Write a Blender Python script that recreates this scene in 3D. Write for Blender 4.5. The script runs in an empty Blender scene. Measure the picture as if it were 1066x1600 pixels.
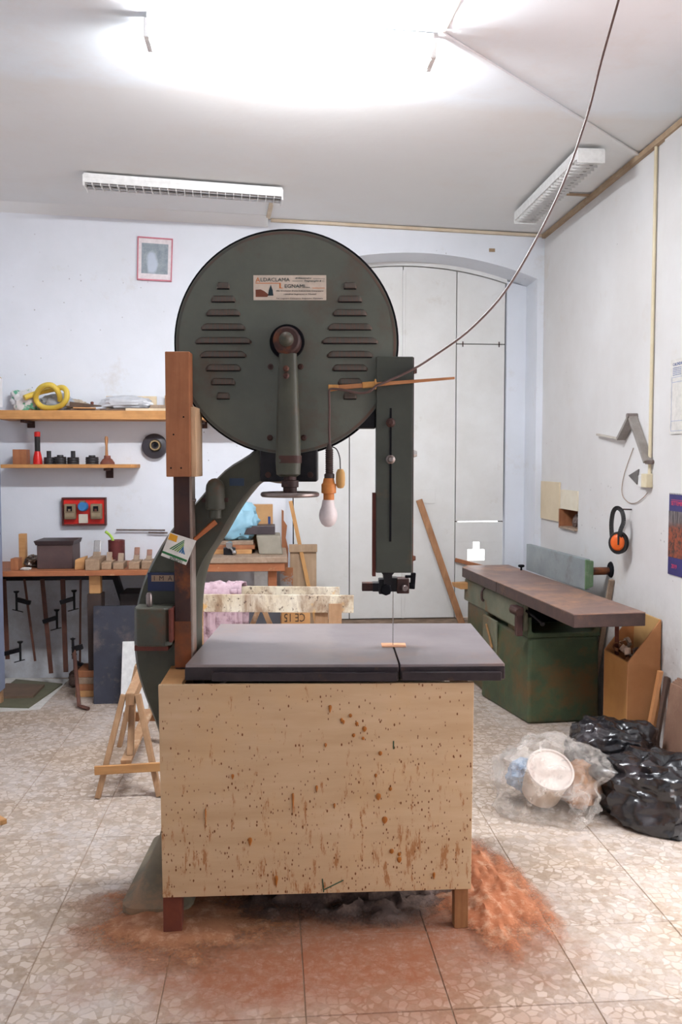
import bpy, bmesh, math, random
from mathutils import Vector, Matrix, noise
random.seed(7)
sc = bpy.context.scene
C = sc.collection
# ------------------------------------------------------------------ camera, world, exposure
F_PX, HC, TH = 1370.0, 1.6, math.radians(4.5)
AL = math.atan(80 / F_PX)
cam_d = bpy.data.cameras.new('camera'); cam = bpy.data.objects.new('camera', cam_d); C.objects.link(cam)
cam.location = (0, 0, HC)
cam.rotation_euler = (math.pi / 2 - AL, 0, -TH)
cam_d.sensor_fit = 'VERTICAL'; cam_d.sensor_height = 36.0; cam_d.lens = F_PX / 1600 * 36.0
cam_d.clip_start = 0.05
sc.camera = cam
w = bpy.data.worlds.new('overcast_sky'); sc.world = w; w.use_nodes = True
bg = w.node_tree.nodes['Background']; bg.inputs[0].default_value = (0.96, 0.97, 1.0, 1); bg.inputs[1].default_value = 4.3
LAMP = 212.0
sc.view_settings.view_transform = 'Standard'; sc.view_settings.look = 'None'
sc.view_settings.exposure = 0.45; sc.view_settings.gamma = 1.0; sc.view_settings.use_curve_mapping = False

# ------------------------------------------------------------------ measuring helpers (real positions from survey points)
SN, CS = math.sin(TH), math.cos(TH)
def _ray(u, v):
    x = (u - 533) / F_PX; y = (800 - v) / F_PX
    return x, math.cos(AL) + y * math.sin(AL), -math.sin(AL) + y * math.cos(AL)
def room(sx, sy, z=0.0): return Vector((sx * CS + sy * SN, -sx * SN + sy * CS, z))
def sd(u, v, d):                       # saw frame: right, away, up
    x, f, k = _ray(u, v); t = d / f
    return Vector((x * t, d, HC + k * t))
def at(u, v, Y):                       # on the plane y = Y of the room
    x, f, k = _ray(u, v); r = room(x, f, k); t = Y / r.y
    return Vector((r.x * t, Y, HC + k * t))
def rw(u, v, X=2.05):                  # on the plane x = X of the room
    x, f, k = _ray(u, v); r = room(x, f, k); t = X / r.x
    return Vector((X, r.y * t, HC + k * t))
def hz(u, v, z=0.0):                   # on the plane z of the room
    x, f, k = _ray(u, v); t = (z - HC) / k; r = room(x * t, f * t)
    return Vector((r.x, r.y, z))

# ------------------------------------------------------------------ materials
def lin(c):
    r = []
    for a in c[:3]:
        a /= 255.0
        r.append(a / 12.92 if a <= 0.04045 else ((a + 0.055) / 1.055) ** 2.4)
    return (*r, 1)
class NT:
    def __init__(s, name):
        s.m = bpy.data.materials.new(name); s.m.use_nodes = True
        s.t = s.m.node_tree; s.b = s.t.nodes['Principled BSDF']; s.out = s.t.nodes['Material Output']
    def n(s, typ, **kw):
        nd = s.t.nodes.new(typ)
        for k, v in kw.items(): setattr(nd, k, v)
        return nd
    def l(s, a, b): s.t.links.new(a, b)
    def val(s, sock, v):
        if hasattr(v, 'is_output') or isinstance(v, bpy.types.NodeSocket): s.l(v, sock)
        else: sock.default_value = v
    def coord(s, kind='Object', scale=(1, 1, 1), loc=(0, 0, 0), rnd=False):
        if kind == 'World': o = s.n('ShaderNodeNewGeometry').outputs['Position']
        else: o = s.n('ShaderNodeTexCoord').outputs[kind]
        mp = s.n('ShaderNodeMapping'); mp.inputs['Scale'].default_value = scale; mp.inputs['Location'].default_value = loc
        s.l(o, mp.inputs['Vector'])
        return mp.outputs[0]
    def noise(s, co, scale=5, detail=4, rough=0.6, dist=0.0):
        n = s.n('ShaderNodeTexNoise'); n.inputs['Scale'].default_value = scale; n.inputs['Detail'].default_value = detail
        n.inputs['Roughness'].default_value = rough; n.inputs['Distortion'].default_value = dist
        s.l(co, n.inputs['Vector']); return n.outputs['Fac']
    def voro(s, co, scale=5, feature='F1', out='Distance', rnd=1.0):
        n = s.n('ShaderNodeTexVoronoi'); n.feature = feature; n.inputs['Scale'].default_value = scale
        n.inputs['Randomness'].default_value = rnd
        s.l(co, n.inputs['Vector']); return n.outputs[out]
    def ramp(s, fac, lo, hi, a=0.0, b=1.0):
        n = s.n('ShaderNodeMapRange'); n.inputs['From Min'].default_value = lo; n.inputs['From Max'].default_value = hi
        n.inputs['To Min'].default_value = a; n.inputs['To Max'].default_value = b; n.clamp = True
        s.l(fac, n.inputs['Value']); return n.outputs['Result']
    def math(s, op, a, b=0.0):
        n = s.n('ShaderNodeMath', operation=op); s.val(n.inputs[0], a); s.val(n.inputs[1], b); return n.outputs[0]
    def mix(s, fac, a, b):
        n = s.n('ShaderNodeMix', data_type='RGBA'); s.val(n.inputs[0], fac); s.val(n.inputs[6], a); s.val(n.inputs[7], b)
        return n.outputs[2]
    def bump(s, h, st=0.2, d=0.01):
        n = s.n('ShaderNodeBump'); n.inputs['Strength'].default_value = st; n.inputs['Distance'].default_value = d
        s.l(h, n.inputs['Height']); s.l(n.outputs[0], s.b.inputs['Normal'])
    def fin(s, col=None, rough=0.6, metal=0.0, spec=0.5):
        if col is not None: s.val(s.b.inputs['Base Color'], col)
        s.val(s.b.inputs['Roughness'], rough); s.b.inputs['Metallic'].default_value = metal
        s.b.inputs['Specular IOR Level'].default_value = spec
        return s.m
def pm(name, c1, c2=None, scale=6, rough=0.6, metal=0.0, c3=None, s3=3, t3=(0.55, 0.7), stretch=(1, 1, 1), bump=0.1, bs=60, spec=0.4, kind='Object'):
    """painted / plain surface: c1 mottled with c2, patches of c3"""
    t = NT(name); co = t.coord(kind, stretch)
    if c2 is None: c2 = tuple(max(0, x - 14) for x in c1)
    col = t.mix(t.ramp(t.noise(co, scale, 5, 0.65), 0.32, 0.68), lin(c1), lin(c2))
    if c3 is not None:
        co3 = t.coord(kind, stretch, (3.1, 1.7, 5.3))
        col = t.mix(t.ramp(t.noise(co3, s3, 6, 0.7), *t3), col, lin(c3))
    if bump: t.bump(t.noise(co, bs, 3, 0.6), bump, 0.004)
    return t.fin(col, rough, metal, spec)
def wood(name, c1, c2, axis='x', scale=9, rough=0.6, c3=None, t3=(0.58, 0.72)):
    st = {'x': (0.08, 1, 1), 'y': (1, 0.08, 1), 'z': (1, 1, 0.08)}[axis]
    t = NT(name); co = t.coord('Object', st)
    g = t.noise(co, scale * 4, 5, 0.65, 0.4)
    col = t.mix(t.ramp(g, 0.3, 0.7), lin(c1), lin(c2))
    co2 = t.coord('Object')
    col = t.mix(t.ramp(t.noise(co2, 9, 4), 0.45, 0.75, 0, 0.5), col, lin(tuple(int(x * 0.8) for x in c2)))
    if c3: col = t.mix(t.ramp(t.noise(t.coord('Object', (1, 1, 1), (4, 2, 7)), 7, 6, 0.7), *t3), col, lin(c3))
    t.bump(g, 0.25, 0.003)
    return t.fin(col, rough, 0, 0.35)
def flat(name, c, rough=0.6, metal=0.0, spec=0.4):
    t = NT(name); co = t.coord()
    col = t.mix(t.ramp(t.noise(co, 30, 3), 0.3, 0.7), lin(c), lin(tuple(int(x * 0.92) for x in c)))
    return t.fin(col, rough, metal, spec)
def emit(name, c, st):
    t = NT(name); t.b.inputs['Emission Color'].default_value = lin(c); t.b.inputs['Emission Strength'].default_value = st
    return t.fin(lin((240, 240, 240)), 0.5)

# ------------------------------------------------------------------ mesh builder
OFF = {}
class MB:
    def __init__(s): s.v = []; s.f = []
    def add(s, vs, fs):
        o = len(s.v); s.v += [tuple(p) for p in vs]; s.f += [tuple(i + o for i in q) for q in fs]; return s
    def box(s, x0, x1, y0, y1, z0, z1):
        return s.add([(x0, y0, z0), (x1, y0, z0), (x1, y1, z0), (x0, y1, z0), (x0, y0, z1), (x1, y0, z1), (x1, y1, z1), (x0, y1, z1)],
                     [(0, 3, 2, 1), (4, 5, 6, 7), (0, 1, 5, 4), (1, 2, 6, 5), (2, 3, 7, 6), (3, 0, 4, 7)])
    def hexa(s, lo, hi):                # 4 lower points, 4 upper points
        return s.add(list(lo) + list(hi), [(0, 3, 2, 1), (4, 5, 6, 7), (0, 1, 5, 4), (1, 2, 6, 5), (2, 3, 7, 6), (3, 0, 4, 7)])
    def bar(s, p, q, w, h, up=(0, 0, 1), w2=None, h2=None):
        p, q = Vector(p), Vector(q); d = (q - p).normalized(); up = Vector(up)
        a = d.cross(up)
        if a.length < 1e-4: a = d.cross(Vector((1, 0, 0)))
        a.normalize(); b = a.cross(d).normalized()
        w2 = w if w2 is None else w2; h2 = h if h2 is None else h2
        A = [p - a * w / 2 - b * h / 2, p + a * w / 2 - b * h / 2, p + a * w / 2 + b * h / 2, p - a * w / 2 + b * h / 2]
        B = [q - a * w2 / 2 - b * h2 / 2, q + a * w2 / 2 - b * h2 / 2, q + a * w2 / 2 + b * h2 / 2, q - a * w2 / 2 + b * h2 / 2]
        return s.hexa(A, B)
    def prism(s, pts, a0, a1, plane='xz'):
        n = len(pts)
        def mk(p, a): return (p[0], a, p[1]) if plane == 'xz' else ((p[0], p[1], a) if plane == 'xy' else (a, p[0], p[1]))
        return s.add([mk(p, a0) for p in pts] + [mk(p, a1) for p in pts],
                     [tuple(range(n)), tuple(reversed(range(n, 2 * n)))] + [(i, n + i, n + (i + 1) % n, (i + 1) % n) for i in range(n)])
    def rings(s, rings, closed=True, caps=True):
        n = len(rings[0]); vs = [p for r in rings for p in r]; fs = []
        for k in range(len(rings) - 1):
            for i in range(n if closed else n - 1):
                j = (i + 1) % n
                fs.append((k * n + i, k * n + j, (k + 1) * n + j, (k + 1) * n + i))
        if caps and closed:
            fs.append(tuple(reversed(range(n)))); fs.append(tuple(range((len(rings) - 1) * n, len(rings) * n)))
        return s.add(vs, fs)
    def tube(s, pts, r, n=8, r2=None):
        pts = [Vector(p) for p in pts]; R = []; a = None
        for i, p in enumerate(pts):
            d = (pts[min(i + 1, len(pts) - 1)] - pts[max(i - 1, 0)]).normalized()
            if a is None:
                a = d.cross(Vector((0.13, 0.2, 1)))
                if a.length < 1e-3: a = d.cross(Vector((1, 0, 0)))
            a = (a - d * a.dot(d)).normalized(); b = d.cross(a)
            rr = r if r2 is None else r + (r2 - r) * i / (len(pts) - 1)
            if isinstance(rr, (list, tuple)): rr = rr[i]
            R.append([p + (a * math.cos(t) + b * math.sin(t)) * rr for t in [2 * math.pi * k / n for k in range(n)]])
        return s.rings(R)
    def cyl(s, p, q, r, r2=None, n=20): return s.tube([p, q], r, n, r2)
    def lathe(s, prof, o, axis='z', n=28):
        R = []
        for r, h in prof:
            ring = []
            for k in range(n):
                t = 2 * math.pi * k / n; a, b = r * math.cos(t), r * math.sin(t)
                ring.append({'z': (o[0] + a, o[1] + b, o[2] + h), 'y': (o[0] + a, o[1] + h, o[2] - b), 'x': (o[0] + h, o[1] + a, o[2] + b)}[axis])
            R.append(ring)
        if prof[0][0] > 0.01 and prof[-1][0] > 0.01: return s.rings(R + [R[0]], caps=False)
        return s.rings(R)
    def ball(s, c, r, n=16, m=10):
        r = (r, r, r) if not isinstance(r, (tuple, list)) else r
        R = []
        for j in range(m + 1):
            ph = -math.pi / 2 + math.pi * (j + 0.02) / (m + 0.04)
            R.append([(c[0] + r[0] * math.cos(ph) * math.cos(2 * math.pi * k / n), c[1] + r[1] * math.cos(ph) * math.sin(2 * math.pi * k / n), c[2] + r[2] * math.sin(ph)) for k in range(n)])
        return s.rings(R)
    def mesh(s, name, off=(0, 0, 0), smooth=False):
        me = bpy.data.meshes.new(name)
        me.from_pydata([(x - off[0], y - off[1], z - off[2]) for x, y, z in s.v], [], s.f)
        bm = bmesh.new(); bm.from_mesh(me); bmesh.ops.recalc_face_normals(bm, faces=bm.faces); bm.to_mesh(me); bm.free()
        if smooth:
            for p in me.polygons: p.use_smooth = True
        return me
    def build(s, name, mat, parent=None, bevel=0.0, smooth=False, seg=2, label=None, kind=None):
        off = OFF.get(parent.name, (0, 0, 0)) if parent else (0, 0, 0)
        ob = bpy.data.objects.new(name, s.mesh(name, off, smooth)); C.objects.link(ob)
        ob.data.materials.append(mat)
        if parent: ob.parent = parent; OFF[ob.name] = off
        if smooth:
            md = ob.modifiers.new('edge', 'EDGE_SPLIT'); md.split_angle = math.radians(38)
        if bevel:
            md = ob.modifiers.new('bevel', 'BEVEL'); md.width = bevel; md.segments = seg; md.limit_method = 'ANGLE'; md.angle_limit = math.radians(35)
        if label: ob['label'] = label
        if kind: ob['kind'] = kind
        return ob
def tag(o, label, cat, group=None, kind=None):
    o['label'] = label
    if cat: o['category'] = cat
    if group: o['group'] = group
    if kind: o['kind'] = kind
    return o
def thing(name, label, cat, o, rotz=0.0, frame='room', group=None):
    """Empty at the base of a thing; o is its base point in the chosen frame, parts are given in that frame too"""
    e = bpy.data.objects.new(name, None); C.objects.link(e); e.empty_display_size = 0.1
    o = Vector(o)
    if frame == 'saw': e.location = room(o.x, o.y, o.z); e.rotation_euler = (0, 0, -TH)
    else: e.location = o; e.rotation_euler = (0, 0, rotz)
    OFF[e.name] = tuple(o)
    return tag(e, label, cat, group)
def solo(name, label, cat, mb, mat, o, frame='room', group=None, bevel=0.0, smooth=False, kind=None, seg=2):
    o = Vector(o); ob = bpy.data.objects.new(name, mb.mesh(name, o, smooth)); C.objects.link(ob)
    ob.data.materials.append(mat); OFF[ob.name] = tuple(o)
    if frame == 'saw': ob.location = room(o.x, o.y, o.z); ob.rotation_euler = (0, 0, -TH)
    else: ob.location = o
    if smooth:
        md = ob.modifiers.new('edge', 'EDGE_SPLIT'); md.split_angle = math.radians(38)
    if bevel:
        md = ob.modifiers.new('bevel', 'BEVEL'); md.width = bevel; md.segments = seg; md.limit_method = 'ANGLE'; md.angle_limit = math.radians(35)
    return tag(ob, label, cat, group, kind)
def struct(name, mb, mat, bevel=0.0, smooth=False):
    ob = mb.build(name, mat, None, bevel, smooth); ob['kind'] = 'structure'; OFF[ob.name] = (0, 0, 0); return ob
def letters(txt, size, mat, parent, o, right, up, name='lettering', width=None, depth=0.0004, shear=0.0, align='LEFT'):
    """flat printed lettering; o, right, up given in the frame of the parent's thing"""
    cu = bpy.data.curves.new('txt', 'FONT'); cu.body = txt; cu.size = size; cu.extrude = depth; cu.shear = shear; cu.align_x = align
    cu.resolution_u = 2
    t = bpy.data.objects.new('txt', cu); C.objects.link(t)
    dg = bpy.context.evaluated_depsgraph_get(); me = bpy.data.meshes.new_from_object(t.evaluated_get(dg))
    bpy.data.objects.remove(t)
    if width:
        xs = [v.co.x for v in me.vertices]; k = width / max(1e-6, max(xs) - min(xs))
        for v in me.vertices: v.co.x *= k
    right = Vector(right).normalized(); up = Vector(up).normalized(); nrm = right.cross(up)
    off = Vector(OFF.get(parent.name, (0, 0, 0)))
    mt = Matrix((right, up, nrm)).transposed().to_4x4(); mt.translation = Vector(o) - off
    me.transform(mt); me.materials.clear(); me.materials.append(mat)
    ob = bpy.data.objects.new(name, me); C.objects.link(ob); ob.parent = parent
    return ob
def smoothpath(pts, n=6):
    pts = [Vector(p) for p in pts]; out = []
    for i in range(len(pts) - 1):
        p0, p1, p2, p3 = pts[max(i - 1, 0)], pts[i], pts[i + 1], pts[min(i + 2, len(pts) - 1)]
        for k in range(n):
            t = k / n
            out.append(0.5 * ((2 * p1) + (p2 - p0) * t + (2 * p0 - 5 * p1 + 4 * p2 - p3) * t * t + (3 * p1 - p0 - 3 * p2 + p3) * t ** 3))
    out.append(pts[-1]); return out

# ------------------------------------------------------------------ shared materials
def plaster(name='white_plaster', a=(232, 236, 244), b=(222, 226, 232), st=(206, 200, 192)):
    t = NT(name); co = t.coord('World')
    c = t.mix(t.ramp(t.noise(co, 1.6, 5, 0.6), 0.3, 0.7), lin(a), lin(b))
    c = t.mix(t.ramp(t.noise(co, 3.3, 6, 0.72), 0.6, 0.75, 0, 0.45), c, lin(st))
    sp = t.math('MULTIPLY', t.ramp(t.voro(co, 16), 0.06, 0.10, 1, 0), t.ramp(t.noise(co, 1.1, 2), 0.56, 0.62))
    c = t.mix(t.math('MULTIPLY', sp, 0.5), c, lin((120, 110, 105)))
    sep = t.n('ShaderNodeSeparateXYZ'); t.l(t.n('ShaderNodeNewGeometry').outputs['Position'], sep.inputs[0])
    gr = t.math('MULTIPLY', t.ramp(sep.outputs[2], 0.95, 0.55), t.ramp(t.noise(co, 2.6, 6, 0.75), 0.4, 0.6))
    c = t.mix(t.math('MULTIPLY', gr, 0.45), c, lin((158, 146, 138)))
    t.bump(t.noise(co, 14, 5), 0.25, 0.006)
    return t.fin(c, 0.8, 0, 0.25)
def ceilmat():
    t = NT('ceiling_paint'); co = t.coord('World')
    c = t.mix(t.ramp(t.noise(co, 1.2, 4), 0.3, 0.7), lin((238, 245, 250)), lin((231, 238, 243)))
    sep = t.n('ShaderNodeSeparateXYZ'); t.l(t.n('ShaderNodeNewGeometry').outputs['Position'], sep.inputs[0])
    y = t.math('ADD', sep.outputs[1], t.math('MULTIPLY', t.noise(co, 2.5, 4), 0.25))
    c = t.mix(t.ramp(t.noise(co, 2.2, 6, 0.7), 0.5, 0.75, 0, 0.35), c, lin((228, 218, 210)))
    c = t.mix(t.ramp(y, 4.38, 4.52, 0, 0.5), c, lin((226, 220, 212)))  # shade of the far ceiling put into the colour as beige
    t.bump(t.noise(co, 3, 4), 0.2, 0.02)
    return t.fin(c, 0.85, 0, 0.2)
def terrazzo():
    t = NT('terrazzo_tile'); g = t.n('ShaderNodeNewGeometry').outputs['Position']
    rnd = t.n('ShaderNodeObjectInfo').outputs['Random']
    sep = t.n('ShaderNodeSeparateXYZ'); t.l(g, sep.inputs[0]); X, Yc = sep.outputs[0], sep.outputs[1]
    wob = t.n('ShaderNodeTexNoise'); wob.inputs['Scale'].default_value = 24; t.l(g, wob.inputs['Vector'])
    va = t.n('ShaderNodeVectorMath', operation='MULTIPLY_ADD'); t.l(wob.outputs['Color'], va.inputs[0]); va.inputs[1].default_value = (0.02, 0.02, 0.02); t.l(g, va.inputs[2])
    co = va.outputs[0]
    v1 = t.voro(co, 30, 'DISTANCE_TO_EDGE'); cid = t.voro(co, 30, 'F1', 'Color')
    sc_ = t.n('ShaderNodeSeparateColor'); t.l(cid, sc_.inputs[0])
    chip = t.math('MULTIPLY', t.ramp(v1, 0.06, 0.11), t.ramp(sc_.outputs[0], 0.26, 0.34))
    chipc = t.mix(sc_.outputs[1], lin((204, 190, 178)), lin((184, 165, 148)))
    matrix = t.mix(t.ramp(t.noise(g, 60, 3), 0.35, 0.65), lin((172, 153, 135)), lin((152, 132, 113)))
    c = t.mix(chip, matrix, chipc)
    c = t.mix(t.math('MULTIPLY', rnd, 0.18), c, lin((206, 184, 160)))
    # pale plaster dust trodden over the tiles
    d = t.ramp(t.noise(g, 1.5, 6, 0.68), 0.40, 0.60)
    dn = t.ramp(t.noise(t.coord('World', (1, 1, 1), (5, 2, 0)), 14, 5, 0.75), 0.34, 0.60)
    c = t.mix(t.math('MULTIPLY', t.math('MULTIPLY', d, dn), 0.62), c, lin((206, 199, 196)))
    # reddish sawdust lying thick round the saw
    ex = t.math('MULTIPLY', t.math('ADD', X, -0.14), 0.85); ey = t.math('MULTIPLY', t.math('ADD', Yc, -2.86), 1.55)
    rr = t.math('SQRT', t.math('ADD', t.math('MULTIPLY', ex, ex), t.math('MULTIPLY', ey, ey)))
    rr = t.math('ADD', rr, t.math('MULTIPLY', t.math('SUBTRACT', t.noise(g, 3.2, 6, 0.7), 0.5), 0.75))
    mask = t.ramp(rr, 0.42, 0.80, 1, 0)
    c = t.mix(t.math('MULTIPLY', mask, t.ramp(t.noise(g, 26, 4, 0.8), 0.22, 0.58, 0.45, 0.97)), c, lin((158, 104, 76)))
    ex2 = t.math('ADD', X, -0.35); ey2 = t.math('MULTIPLY', t.math('ADD', Yc, -2.1), 1.0)
    r2 = t.math('SQRT', t.math('ADD', t.math('MULTIPLY', ex2, ex2), t.math('MULTIPLY', ey2, ey2)))
    m2 = t.ramp(t.math('ADD', r2, t.math('MULTIPLY', t.noise(g, 2.2, 4), 0.6)), 0.5, 1.25, 0.8, 0)
    mm = t.n('ShaderNodeMix', data_type='RGBA'); mm.blend_type = 'MULTIPLY'; t.val(mm.inputs[0], m2); t.val(mm.inputs[6], c); mm.inputs[7].default_value = (0.88, 0.60, 0.47, 1)
    c = mm.outputs[2]
    t.bump(t.noise(g, 40, 4), 0.12, 0.004)
    return t.fin(c, 0.6, 0, 0.3)
def splatter():
    t = NT('splattered_plywood'); co = t.coord('Object')
    c = t.mix(t.ramp(t.noise(t.coord('Object', (0.5, 1, 3)), 6, 5), 0.3, 0.7), lin((202, 172, 138)), lin((188, 156, 120)))
    c = t.mix(t.ramp(t.noise(co, 2.3, 5, 0.7), 0.5, 0.72, 0, 0.6), c, lin((204, 166, 120)))
    sep = t.n('ShaderNodeSeparateXYZ'); t.l(t.n('ShaderNodeTexCoord').outputs['Object'], sep.inputs[0])
    low = t.ramp(sep.outputs[2], 0.75, 0.25, 0.0, 1.0)
    st = t.coord('Object', (1, 1, 0.22), (2, 0, 1))
    streak = t.ramp(t.math('ADD', t.noise(st, 42, 5, 0.75), t.math('MULTIPLY', low, 0.085)), 0.635, 0.70)
    c = t.mix(t.math('MULTIPLY', streak, 0.8), c, lin((156, 98, 48)))
    dots = t.voro(t.coord('Object', (1, 1, 0.55)), 85); keep = t.voro(t.coord('Object', (1, 1, 0.55)), 85, 'F1', 'Color')
    k = t.n('ShaderNodeSeparateColor'); t.l(keep, k.inputs[0])
    dm = t.math('MULTIPLY', t.ramp(dots, 0.20, 0.26, 1, 0), t.ramp(t.math('ADD', k.outputs[0], t.math('MULTIPLY', low, 0.14)), 0.93, 0.95))
    c = t.mix(dm, c, lin((112, 64, 30)))
    dots = t.voro(t.coord('Object', (1, 1, 0.5), (7, 0, 3)), 130); k2 = t.n('ShaderNodeSeparateColor'); t.l(t.voro(t.coord('Object', (1, 1, 0.5), (7, 0, 3)), 130, 'F1', 'Color'), k2.inputs[0])
    c = t.mix(t.math('MULTIPLY', t.ramp(dots, 0.2, 0.3, 1, 0), t.ramp(t.math('ADD', k2.outputs[0], t.math('MULTIPLY', low, 0.08)), 0.84, 0.86)), c, lin((120, 80, 50)))
    return t.fin(c, 0.55, 0, 0.3)
M = {}
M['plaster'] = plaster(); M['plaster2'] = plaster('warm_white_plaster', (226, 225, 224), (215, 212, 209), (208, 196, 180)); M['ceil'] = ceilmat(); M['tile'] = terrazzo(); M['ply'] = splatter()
M['grout'] = pm('dusty_grout', (150, 128, 108), (172, 150, 128), 12, 0.9)
M['doorw'] = pm('white_door_paint', (232, 232, 230), (222, 221, 217), 3, 0.45, c3=(206, 200, 190), s3=4, t3=(0.62, 0.8), bump=0.05)
M['batten'] = pm('yellowed_batten', (212, 198, 176), (196, 178, 152), 8, 0.7)
M['brownbat'] = pm('tobacco_stained_batten', (186, 162, 134), (158, 132, 106), 7, 0.7)
M['sill'] = pm('dirty_concrete', (150, 128, 108), (104, 84, 68), 9, 0.9)
M['darkgap'] = flat('dark_backing', (60, 54, 50), 0.9)
M['green'] = pm('saw_green_paint', (97, 101, 91), (84, 89, 81), 4, 0.55, c3=(92, 78, 66), s3=5, t3=(0.52, 0.75), bump=0.12, bs=45, spec=0.5)
M['greenold'] = pm('worn_green_paint', (74, 76, 64), (62, 62, 54), 8, 0.5, c3=(86, 62, 46), s3=5, t3=(0.55, 0.68), bump=0.2, bs=40)
M['guardgreen'] = pm('guard_green_paint', (66, 70, 62), (57, 60, 54), 8, 0.42, c3=(88, 74, 54), s3=6, t3=(0.6, 0.78), bump=0.12, bs=50)
M['louver'] = pm('rubbed_louver', (84, 74, 67), (98, 77, 67), 14, 0.5, c3=(76, 78, 72), s3=10, t3=(0.45, 0.6))
M['black'] = flat('enamel_and_hollow_black', (22, 22, 27), 0.85, 0, 0.1)  # enamel, and also the unlit dark of slots, holes, throat and niche
M['blackm'] = pm('oily_black_steel', (38, 36, 40), (24, 22, 26), 20, 0.45, 0.3)
M['rust'] = pm('rusted_steel', (74, 46, 38), (50, 34, 34), 9, 0.6, 0.15, c3=(120, 66, 34), s3=6, t3=(0.55, 0.7))
M['rustred'] = pm('red_oxide_strip', (104, 48, 36), (80, 36, 30), 10, 0.6)
M['steel'] = pm('handled_steel', (150, 140, 136), (118, 104, 100), 14, 0.3, 0.75, c3=(104, 76, 66), s3=8)
M['ironedge'] = pm('oiled_iron_edge', (58, 50, 52), (44, 38, 42), 14, 0.35, 0.2, c3=(80, 60, 50), s3=12, t3=(0.6, 0.7))
M['pine'] = wood('pine_board', (208, 160, 108), (186, 134, 84), 'x')
M['pinez'] = wood('pine_upright', (190, 140, 98), (166, 114, 74), 'z')
M['block'] = wood('reddish_wood', (170, 112, 76), (148, 94, 62), 'z')
M['shelf'] = wood('shelf_pine', (212, 158, 100), (192, 134, 78), 'x')
M['benchw'] = wood('bench_wood', (176, 112, 74), (150, 90, 58), 'x', c3=(196, 160, 122))
M['greyw'] = wood('dusty_old_wood', (172, 150, 130), (146, 122, 102), 'y')
M['tan'] = wood('trestle_wood', (186, 150, 116), (160, 120, 86), 'z', c3=(200, 176, 150))
M['redleg'] = pm('red_stained_wood', (116, 58, 40), (88, 42, 32), 9, 0.6)
M['brownleg'] = wood('brown_leg', (166, 116, 74), (130, 84, 52), 'z')
M['mdf'] = pm('orange_chipboard', (196, 140, 92), (180, 122, 76), 5, 0.6)
M['blue'] = flat('blue_enamel', (40, 66, 120), 0.45)
M['paper'] = flat('white_paper', (226, 222, 216), 0.7)
M['chrome'] = flat('bright_steel', (190, 188, 186), 0.25, 0.8)
M['white'] = flat('white_enamel', (236, 236, 234), 0.4)
M['rubber'] = flat('black_rubber', (30, 28, 28), 0.6)

# ================================================================== THE ROOM
XL, XR, YF, YB = -2.6, 2.05, -1.5, 6.55
def zc(x): return 3.29 + 0.035 * (XR - x)
floor = struct('floor', MB().box(XL - 0.2, XR + 0.2, YF, 7.0, -0.12, -0.0032), M['grout'])
def cuts(a, b, o, s):
    k = math.ceil((a - o) / s); r = [a]
    while o + k * s < b - 1e-6:
        if o + k * s > a + 0.02: r.append(o + k * s)
        k += 1
    return r + [b]
tcache = {}
gx, gy = cuts(XL + 0.004, XR - 0.004, 0.517, 0.427), cuts(YF, YB - 0.004, 2.44, 0.425)
for i in range(len(gx) - 1):
    for j in range(len(gy) - 1):
        wx, wy = gx[i + 1] - gx[i] - 0.0028, gy[j + 1] - gy[j] - 0.0028
        if wx < 0.02 or wy < 0.02: continue
        key = (round(wx, 3), round(wy, 3))
        if key not in tcache:
            a, b, e = wx / 2, wy / 2, 0.0015
            tcache[key] = MB().hexa([(-a, -b, -0.0025), (a, -b, -0.0025), (a, b, -0.0025), (-a, b, -0.0025)],
                                    [(-a + e, -b + e, 0), (a - e, -b + e, 0), (a - e, b - e, 0), (-a + e, b - e, 0)]).box(-a, a, -b, b, -0.012, -0.0025).mesh('tile')
            tcache[key].materials.append(M['tile'])
        o = bpy.data.objects.new('tile', tcache[key]); C.objects.link(o); o.parent = floor
        o.location = ((gx[i] + gx[i + 1]) / 2, (gy[j] + gy[j + 1]) / 2, random.uniform(-0.0006, 0.0004))

# back wall with the arched doorway cut out
AX0, AX1, ZS, RISE = 0.10, 2.0, 2.965, 0.178
ACX, AHW = (AX0 + AX1) / 2, (AX1 - AX0) / 2
AR = (AHW ** 2 + RISE ** 2) / (2 * RISE)
def arch_z(x, drop=0.0): return ZS + RISE - AR + math.sqrt(max(0, AR * AR - (x - ACX) ** 2)) - drop
arch = [(AX0 + (AX1 - AX0) * k / 24, arch_z(AX0 + (AX1 - AX0) * k / 24)) for k in range(25)]
wb = MB().prism([(XL - 0.2, -0.1), (AX0, -0.1)] + arch + [(AX1, -0.1), (XR + 0.2, -0.1), (XR + 0.2, 3.6), (XL - 0.2, 3.6)], YB, 7.0)
wall_back = struct('wall_back', wb, M['plaster'])
# right wall, with the broken-out niche
NY0, NY1, NZ0, NZ1 = 5.74, 6.08, 1.125, 1.262
wr = MB()
for (a, b, c, d) in ((YF, 1.5, -0.1, 3.5), (1.5, 3.4, 2.75, 3.5), (3.4, NY0, -0.1, 3.5), (NY1, YB, -0.1, 3.5), (NY0, NY1, -0.1, NZ0), (NY0, NY1, NZ1, 3.5)):
    wr.box(XR, XR + 0.2, a, b, c, d)
wr.box(XR + 0.12, XR + 0.2, NY0, NY1, NZ0, NZ1)
wall_right = struct('wall_right', wr, M['plaster2'])
MB().box(XR - 0.014, XR + 0.001, 3.4, 4.50, 0, 3.30).build('pilaster', M['plaster2'], wall_right, 0.004)
wall_left = struct('wall_left', MB().box(XL - 0.2, XL, YF, YB, -0.1, 3.6), M['plaster'])
wf = MB().box(XL - 0.2, XR + 0.2, YF - 0.25, YF, -0.1, 3.7)
struct('wall_front', wf, M['plaster'])
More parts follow.
